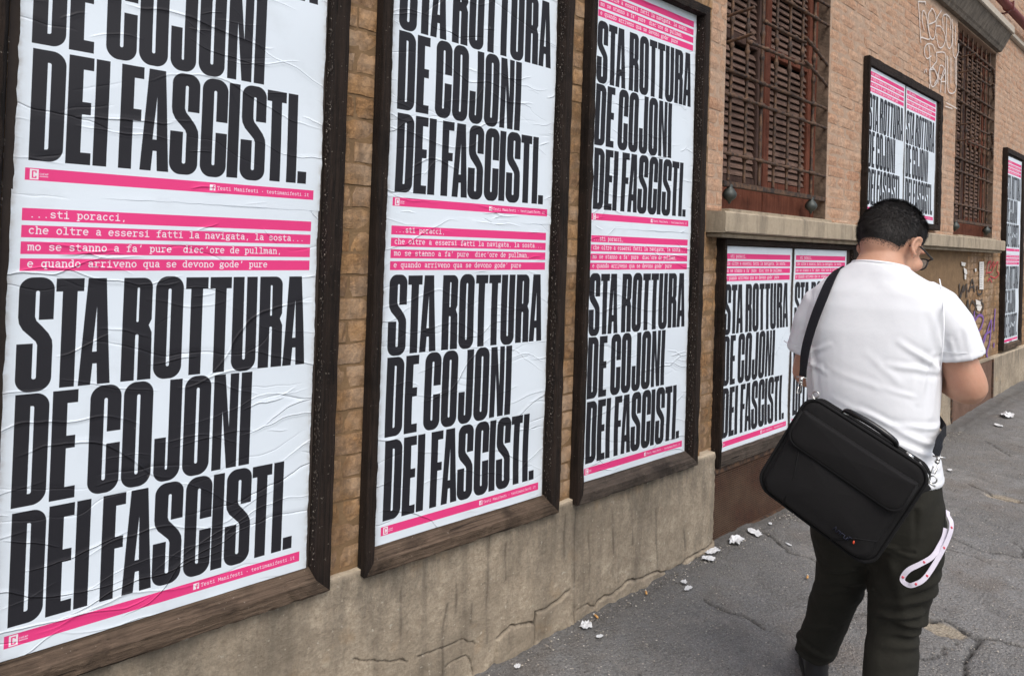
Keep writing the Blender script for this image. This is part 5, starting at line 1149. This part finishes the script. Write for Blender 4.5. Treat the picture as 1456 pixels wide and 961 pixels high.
# ------------------------------------------------------------------ shoulder bag
M_BAG = m_cloth('black_nylon', (.0072, .0068, .0072), .85, 1400, .12, .0005, 0, .0012); M_BAGP = m_cloth('black_bag_piping', (.006, .006, .0065), .85, 900, .1, .0003)
M_STRAP = m_cloth('navy_black_webbing', (.008, .009, .013), .6, 1200, .15, .0008)
M_STEEL = (lambda t: t.done((.62, .62, .60), .28, None, 1.0))(NT('steel'))
BM_ = PM @ Matrix.Translation((-.0675, -.195, .862)) @ Matrix(((.898, .44, 0, 0), (0, 0, -1, 0), (-.44, .898, 0, 0), (0, 0, 0, 1)))      # bag space: x right along the top edge, y up, z towards the street camera
BM_ = BM_ @ Matrix.Rotation(rad(-5), 4, 'X') @ Matrix.Rotation(rad(-6), 4, 'Y')
BAG = root('shoulder_bag', BM_, (0, -.145, 0), 'black nylon laptop bag slung across the back of the man in the white t-shirt', 'bag')
def rrect(x0, y0, x1, y1, r, n=7, rt=None):
    rt = r if rt is None else rt
    P = []
    for cx, cy, a, q in ((x1 - rt, y1 - rt, 0, rt), (x0 + rt, y1 - rt, 90, rt), (x0 + r, y0 + r, 180, r), (x1 - r, y0 + r, 270, r)):
        for k in range(n + 1): t = rad(a + 90 * k / n); P.append((cx + q * math.cos(t), cy + q * math.sin(t)))
    return P
def pillow(bm, outline, zs, bulge=0.0, seed=0):
    """outline extruded through (z, shrink) steps, front closed by concentric rings so that it can sag and crease"""
    cx = sum(p[0] for p in outline) / len(outline); cy = sum(p[1] for p in outline) / len(outline); rings = []
    def ring(z, sh, f=1.0): 
        r = []
        for x, y in outline:
            dx, dy = x - cx, y - cy; L = math.hypot(dx, dy); k = max(0, (L - sh) / L) * f
            px, py = cx + dx * k, cy + dy * k; r.append(bm.verts.new((px, py, z + bulge * (1 - f * f) + (.0016 * noise.noise(Vector((px * 22, py * 22, seed))) + .0065 * noise.noise(Vector((px * 8, py * 8, seed + 3))) if f < 1 else 0))))
        return r
    for z, sh in zs: rings.append(ring(z, sh))
    z, sh = zs[-1]
    for f in (.94, .86, .76, .64, .5, .35, .2, .08): rings.append(ring(z, sh, f))
    n = len(outline)
    for a, b in zip(rings[:-1], rings[1:]):
        for i in range(n): bm.faces.new((a[i], a[(i + 1) % n], b[(i + 1) % n], b[i]))
    bm.faces.new(rings[0][::-1]); bm.faces.new(rings[-1])
OUT = rrect(-.163, -.146, .163, .146, .042, rt=.036)
OUT = [(x + .0030 * noise.noise(Vector((x * 9, y * 9, 3))), y + .0035 * noise.noise(Vector((x * 9, y * 9, 8)))) for x, y in OUT]
bm = bmesh.new(); pillow(bm, OUT, [(-.045, .012), (-.040, .004), (-.030, .0), (.018, .0), (.030, .003), (.036, .010)], .012, 1); BB = mk('bag_body', bm, M_BAG, BAG, BM_, True)
bm = bmesh.new(); tube(bm, [(x, y, .031) for x, y in OUT + OUT[:1]], .0042, 8, False); mk('piping', bm, M_BAGP, BB, BM_, True)
bm = bmesh.new(); tube(bm, [(x * .995, y * .995, -.030) for x, y in OUT + OUT[:1]], .0042, 8, False); mk('piping', bm, M_BAGP, BB, BM_, True)
bm = bmesh.new(); tube(bm, [(x * 1.004, y * 1.004, -.004) for x, y in OUT[:16]], .0034, 6, False); mk('zip', bm, M_BAGP, BB, BM_, True)
P2 = rrect(-.148, -.140, .148, .055, .036, rt=.008); bm = bmesh.new(); pillow(bm, P2, [(.020, .0), (.040, .0), (.048, .004), (.051, .010)], .011, 5); PK = mk('front_pocket', bm, M_BAG, BAG, BM_, True)
FLP = rrect(-.150, .016, .152, .108, .030, rt=.004); bm = bmesh.new(); pillow(bm, FLP, [(.030, .0), (.058, .0), (.064, .003), (.066, .008)], .006, 9); FL = mk('flap', bm, M_BAG, BAG, BM_, True)
bm = bmesh.new(); low = FLP[8 * 1 + 7:] + FLP[:1]; tube(bm, [(x, y, .061) for x, y in low], .0042, 8); mk('piping', bm, M_BAGP, FL, BM_, True)
bm = bmesh.new(); tube(bm, [(-.075, -.138, .053), (-.085, -.06, .0605), (-.110, .016, .058)], .0016, 6); tube(bm, [(.060, -.139, .052), (.105, -.095, .0565), (.146, -.07, .050)], .0016, 6); mk('seam', bm, M_BAGP, PK, BM_, True)
bm = bmesh.new(); HPt = catmull([(-.072, .145, .0), (-.066, .162, .012), (-.036, .167, .020), (.0, .1685, .022), (.038, .166, .020), (.062, .160, .012), (.070, .146, .0)], 6); n = len(HPt)
tube(bm, HPt, [.0050 + .0034 * math.sin(math.pi * i / (n - 1)) ** .5 for i in range(n)], 12); HD = mk('handle', bm, M_BLKPL, BAG, BM_, True)
bm = bmesh.new(); tube(bm, [(-.069, .148, .003), (-.067, .158, .010)], .0075, 10); tube(bm, [(.068, .149, .003), (.065, .159, .010)], .0065, 10); tube(bm, [(.094, .150, .010), (.112, .149, .012)], .0055, 8); mk('rivet', bm, M_STEEL, HD, BM_, True)
def dring(c, name):
    bm = bmesh.new(); P = [(c[0] + .008 * math.cos(a), c[1] + .009 * math.sin(a), c[2]) for a in [2 * math.pi * k / 18 for k in range(19)]]; tube(bm, P, .0018, 8, False)
    tube(bm, [(c[0] - .012, c[1] - .012, c[2]), (c[0] + .012, c[1] - .012, c[2])], .0024, 8); return mk('buckle_ring', bm, M_STEEL, BAG, BM_, True)
dring((-.155, .152, -.002), 'l'); dring((.170, .128, -.002), 'r')
for s in (-1, 1):                                          # zip pulls at the right-hand end
    bm = bmesh.new(); tube(bm, [(.118 + .01 * s, .150, .016), (.150 + .008 * s, .134, .022), (.166, .112 + .006 * s, .024)], .0022, 6); mk('zip_pull', bm, M_STEEL, BAG, BM_, True)
bm = bmesh.new(); tube(bm, [(.172, .108, .0), (.160, .085, .012), (.158, .070, .014)], [.007, .006, .009], 8); mk('cord_end', bm, M_BAGP, BAG, BM_, True)
M_NAVY = m_flat('dark_blue_thread', (.007, .011, .032), .6, 200, .2); M_RED = m_flat('orange_red_thread', (.65, .075, .03), .5, 200, .1)
bm = bmesh.new()
def bl(P, r=.0011): tube(bm, [(x, y, .0585) for x, y in P], r, 5)
bx, by = .052, -.112
for k, P in enumerate([[(0, 0), (.004, .012), (.009, .0)], [(.011, 0), (.013, .008), (.018, .008), (.017, 0)], [(.021, 0), (.022, .008), (.028, .007)], [(.030, .008), (.030, 0), (.036, 0), (.037, .008)], [(.040, .0), (.041, .012), (.046, .011)]]): bl([(bx + p[0], by + p[1]) for p in P])
mk('emblem', bm, M_NAVY, PK, BM_, True)
bm = bmesh.new(); ellipsoid(bm, (bx + .0535, by + .006, .0575), (.0022, .0008, 0), (-.0012, .0045, 0), (0, 0, .0012), 10, 6); mk('emblem', bm, M_RED, PK, BM_, True)

def band(pts, bvhs, width, thick, mat, name, parent, M, lift=.004, wv=None):
    """flat strap along pts (person space), pushed out of what it lies on"""
    P = catmull(pts, 7); Q = []; NN = []
    for p in P:
        best = None
        for b in bvhs:
            c, n, i, d = b.find_nearest(p)
            if best is None or d < best[3]: best = (c, n, i, d)
        c, n, i, d = best
        if (p - c).dot(n) < lift: p = c + n * lift
        Q.append(p); NN.append(n)
    for _ in range(3):
        Q = [Q[0]] + [(Q[i - 1] + Q[i] * 2 + Q[i + 1]) / 4 for i in range(1, len(Q) - 1)] + [Q[-1]]; NN = [NN[0]] + [((NN[i - 1] + NN[i] * 2 + NN[i + 1]) / 4).normalized() for i in range(1, len(NN) - 1)] + [NN[-1]]
    bm = bmesh.new(); rings = []
    for i, (p, n) in enumerate(zip(Q, NN)):
        t = (Q[min(i + 1, len(Q) - 1)] - Q[max(i - 1, 0)]).normalized()
        if wv: n = (n * (1 - wv[1]) + V3(wv[0]) * wv[1]).normalized()
        s = t.cross(n).normalized(); m = s.cross(t).normalized(); w = width * .5
        rings.append([bm.verts.new(p + s * a * w + m * b * thick * .5) for a, b in ((-1, -1), (1, -1), (1.0, 1), (-1.0, 1))])
    for a, b in zip(rings[:-1], rings[1:]):
        for k in range(4): bm.faces.new((a[k], a[(k + 1) % 4], b[(k + 1) % 4], b[k]))
    bm.faces.new(rings[0][::-1]); bm.faces.new(rings[-1]); return mk(name, bm, mat, parent, M), Q
for pts in ([(.138, -.02, 1.395), (.150, -.07, 1.335), (.154, -.11, 1.27), (.152, -.12, 1.21), (.148, -.10, 1.165)], [(-.150, -.02, 1.385), (-.160, -.07, 1.330), (-.165, -.10, 1.27), (-.166, -.11, 1.21), (-.166, -.10, 1.155)],
            [(.118, -.025, 1.215), (.150, -.055, 1.205), (.190, -.060, 1.205), (.240, -.02, 1.215)], [(-.258, -.02, 1.185), (-.225, -.055, 1.178), (-.185, -.055, 1.176), (-.150, -.03, 1.176)]):
    band(pts, [bv_shirt], .0028, .0010, M_SHIRT, 'seam', SHIRT, PM, .0006)
ST, SQ = band([(-.176, -.155, 1.108), (-.172, -.15, 1.18), (-.155, -.14, 1.26), (-.133, -.125, 1.335), (-.118, -.085, 1.39), (-.108, -.03, 1.408), (-.095, .05, 1.385), (-.055, .12, 1.28), (.02, .15, 1.15), (.10, .145, 1.03), (.155, .06, .98), (.156, -.02, .985), (.150, -.09, .975), (.143, -.128, .945)], [bv_shirt], .028, .0026, M_STRAP, 'strap', BAG, PM, .0045)
for p, q in (((-.178, -.160, 1.106), (-.184, -.165, 1.062)), ((.150, -.130, .944), (.138, -.150, .905))):
    bm = bmesh.new(); p, q = V3(p), V3(q); m = p.lerp(q, .5); ax = (q - p).normalized()
    tube(bm, [p + V3((-.014, 0, 0)), p + V3((.014, 0, 0))], .0022, 6); tube(bm, [p, p + ax * .012], [.0055, .0045], 10); tube(bm, [p + ax * .012, m + V3((.005, 0, 0)), q + V3((.004, 0, 0)), q - V3((.004, 0, 0)), m - V3((.004, 0, 0)) + ax * .004], .0024, 8); ellipsoid(bm, p + ax * .014, (.006, 0, 0), (0, .005, 0), (0, 0, .005), 8, 6)
    mk('snap_hook', bm, M_STEEL, BAG, PM, True)

# lanyard hanging out of the trouser pocket
M_LAN = m_flat('white_ribbon', (.68, .64, .74), .6, 300, .06, .0004); M_DOT = m_flat('red_print', (.72, .10, .14), .6, 100, .1)
LAN = root('lanyard', PM, (.16, -.04, .775), 'white lanyard with red dots looping from the right trouser pocket', 'lanyard')
LP = [(0.158, -0.03, 0.779), (0.179, -0.055, 0.761), (0.169, -0.075, 0.712), (0.129, -0.115, 0.629), (0.103, -0.13, 0.606), (0.089, -0.13, 0.6), (0.075, -0.13, 0.61), (0.088, -0.13, 0.638), (0.114, -0.12, 0.658), (0.142, -0.1, 0.68), (0.158, -0.075, 0.715), (0.166, -0.062, 0.745)]
LB, LQ = band(LP, [bv_tro], .0120, .0012, M_LAN, 'ribbon', LAN, PM, .006, ((.1, -1, .1), .55))
bm = bmesh.new()
for k in (9, 15, 21, 27, 44, 58):
    if k < len(LQ): ellipsoid(bm, LQ[k] + V3((0, -.0012, 0)), (.0035, 0, 0), (0, .0012, 0), (0, 0, .0035), 8, 6)
tag(mk('red_dots', bm, M_DOT, LB, PM), kind='stuff')
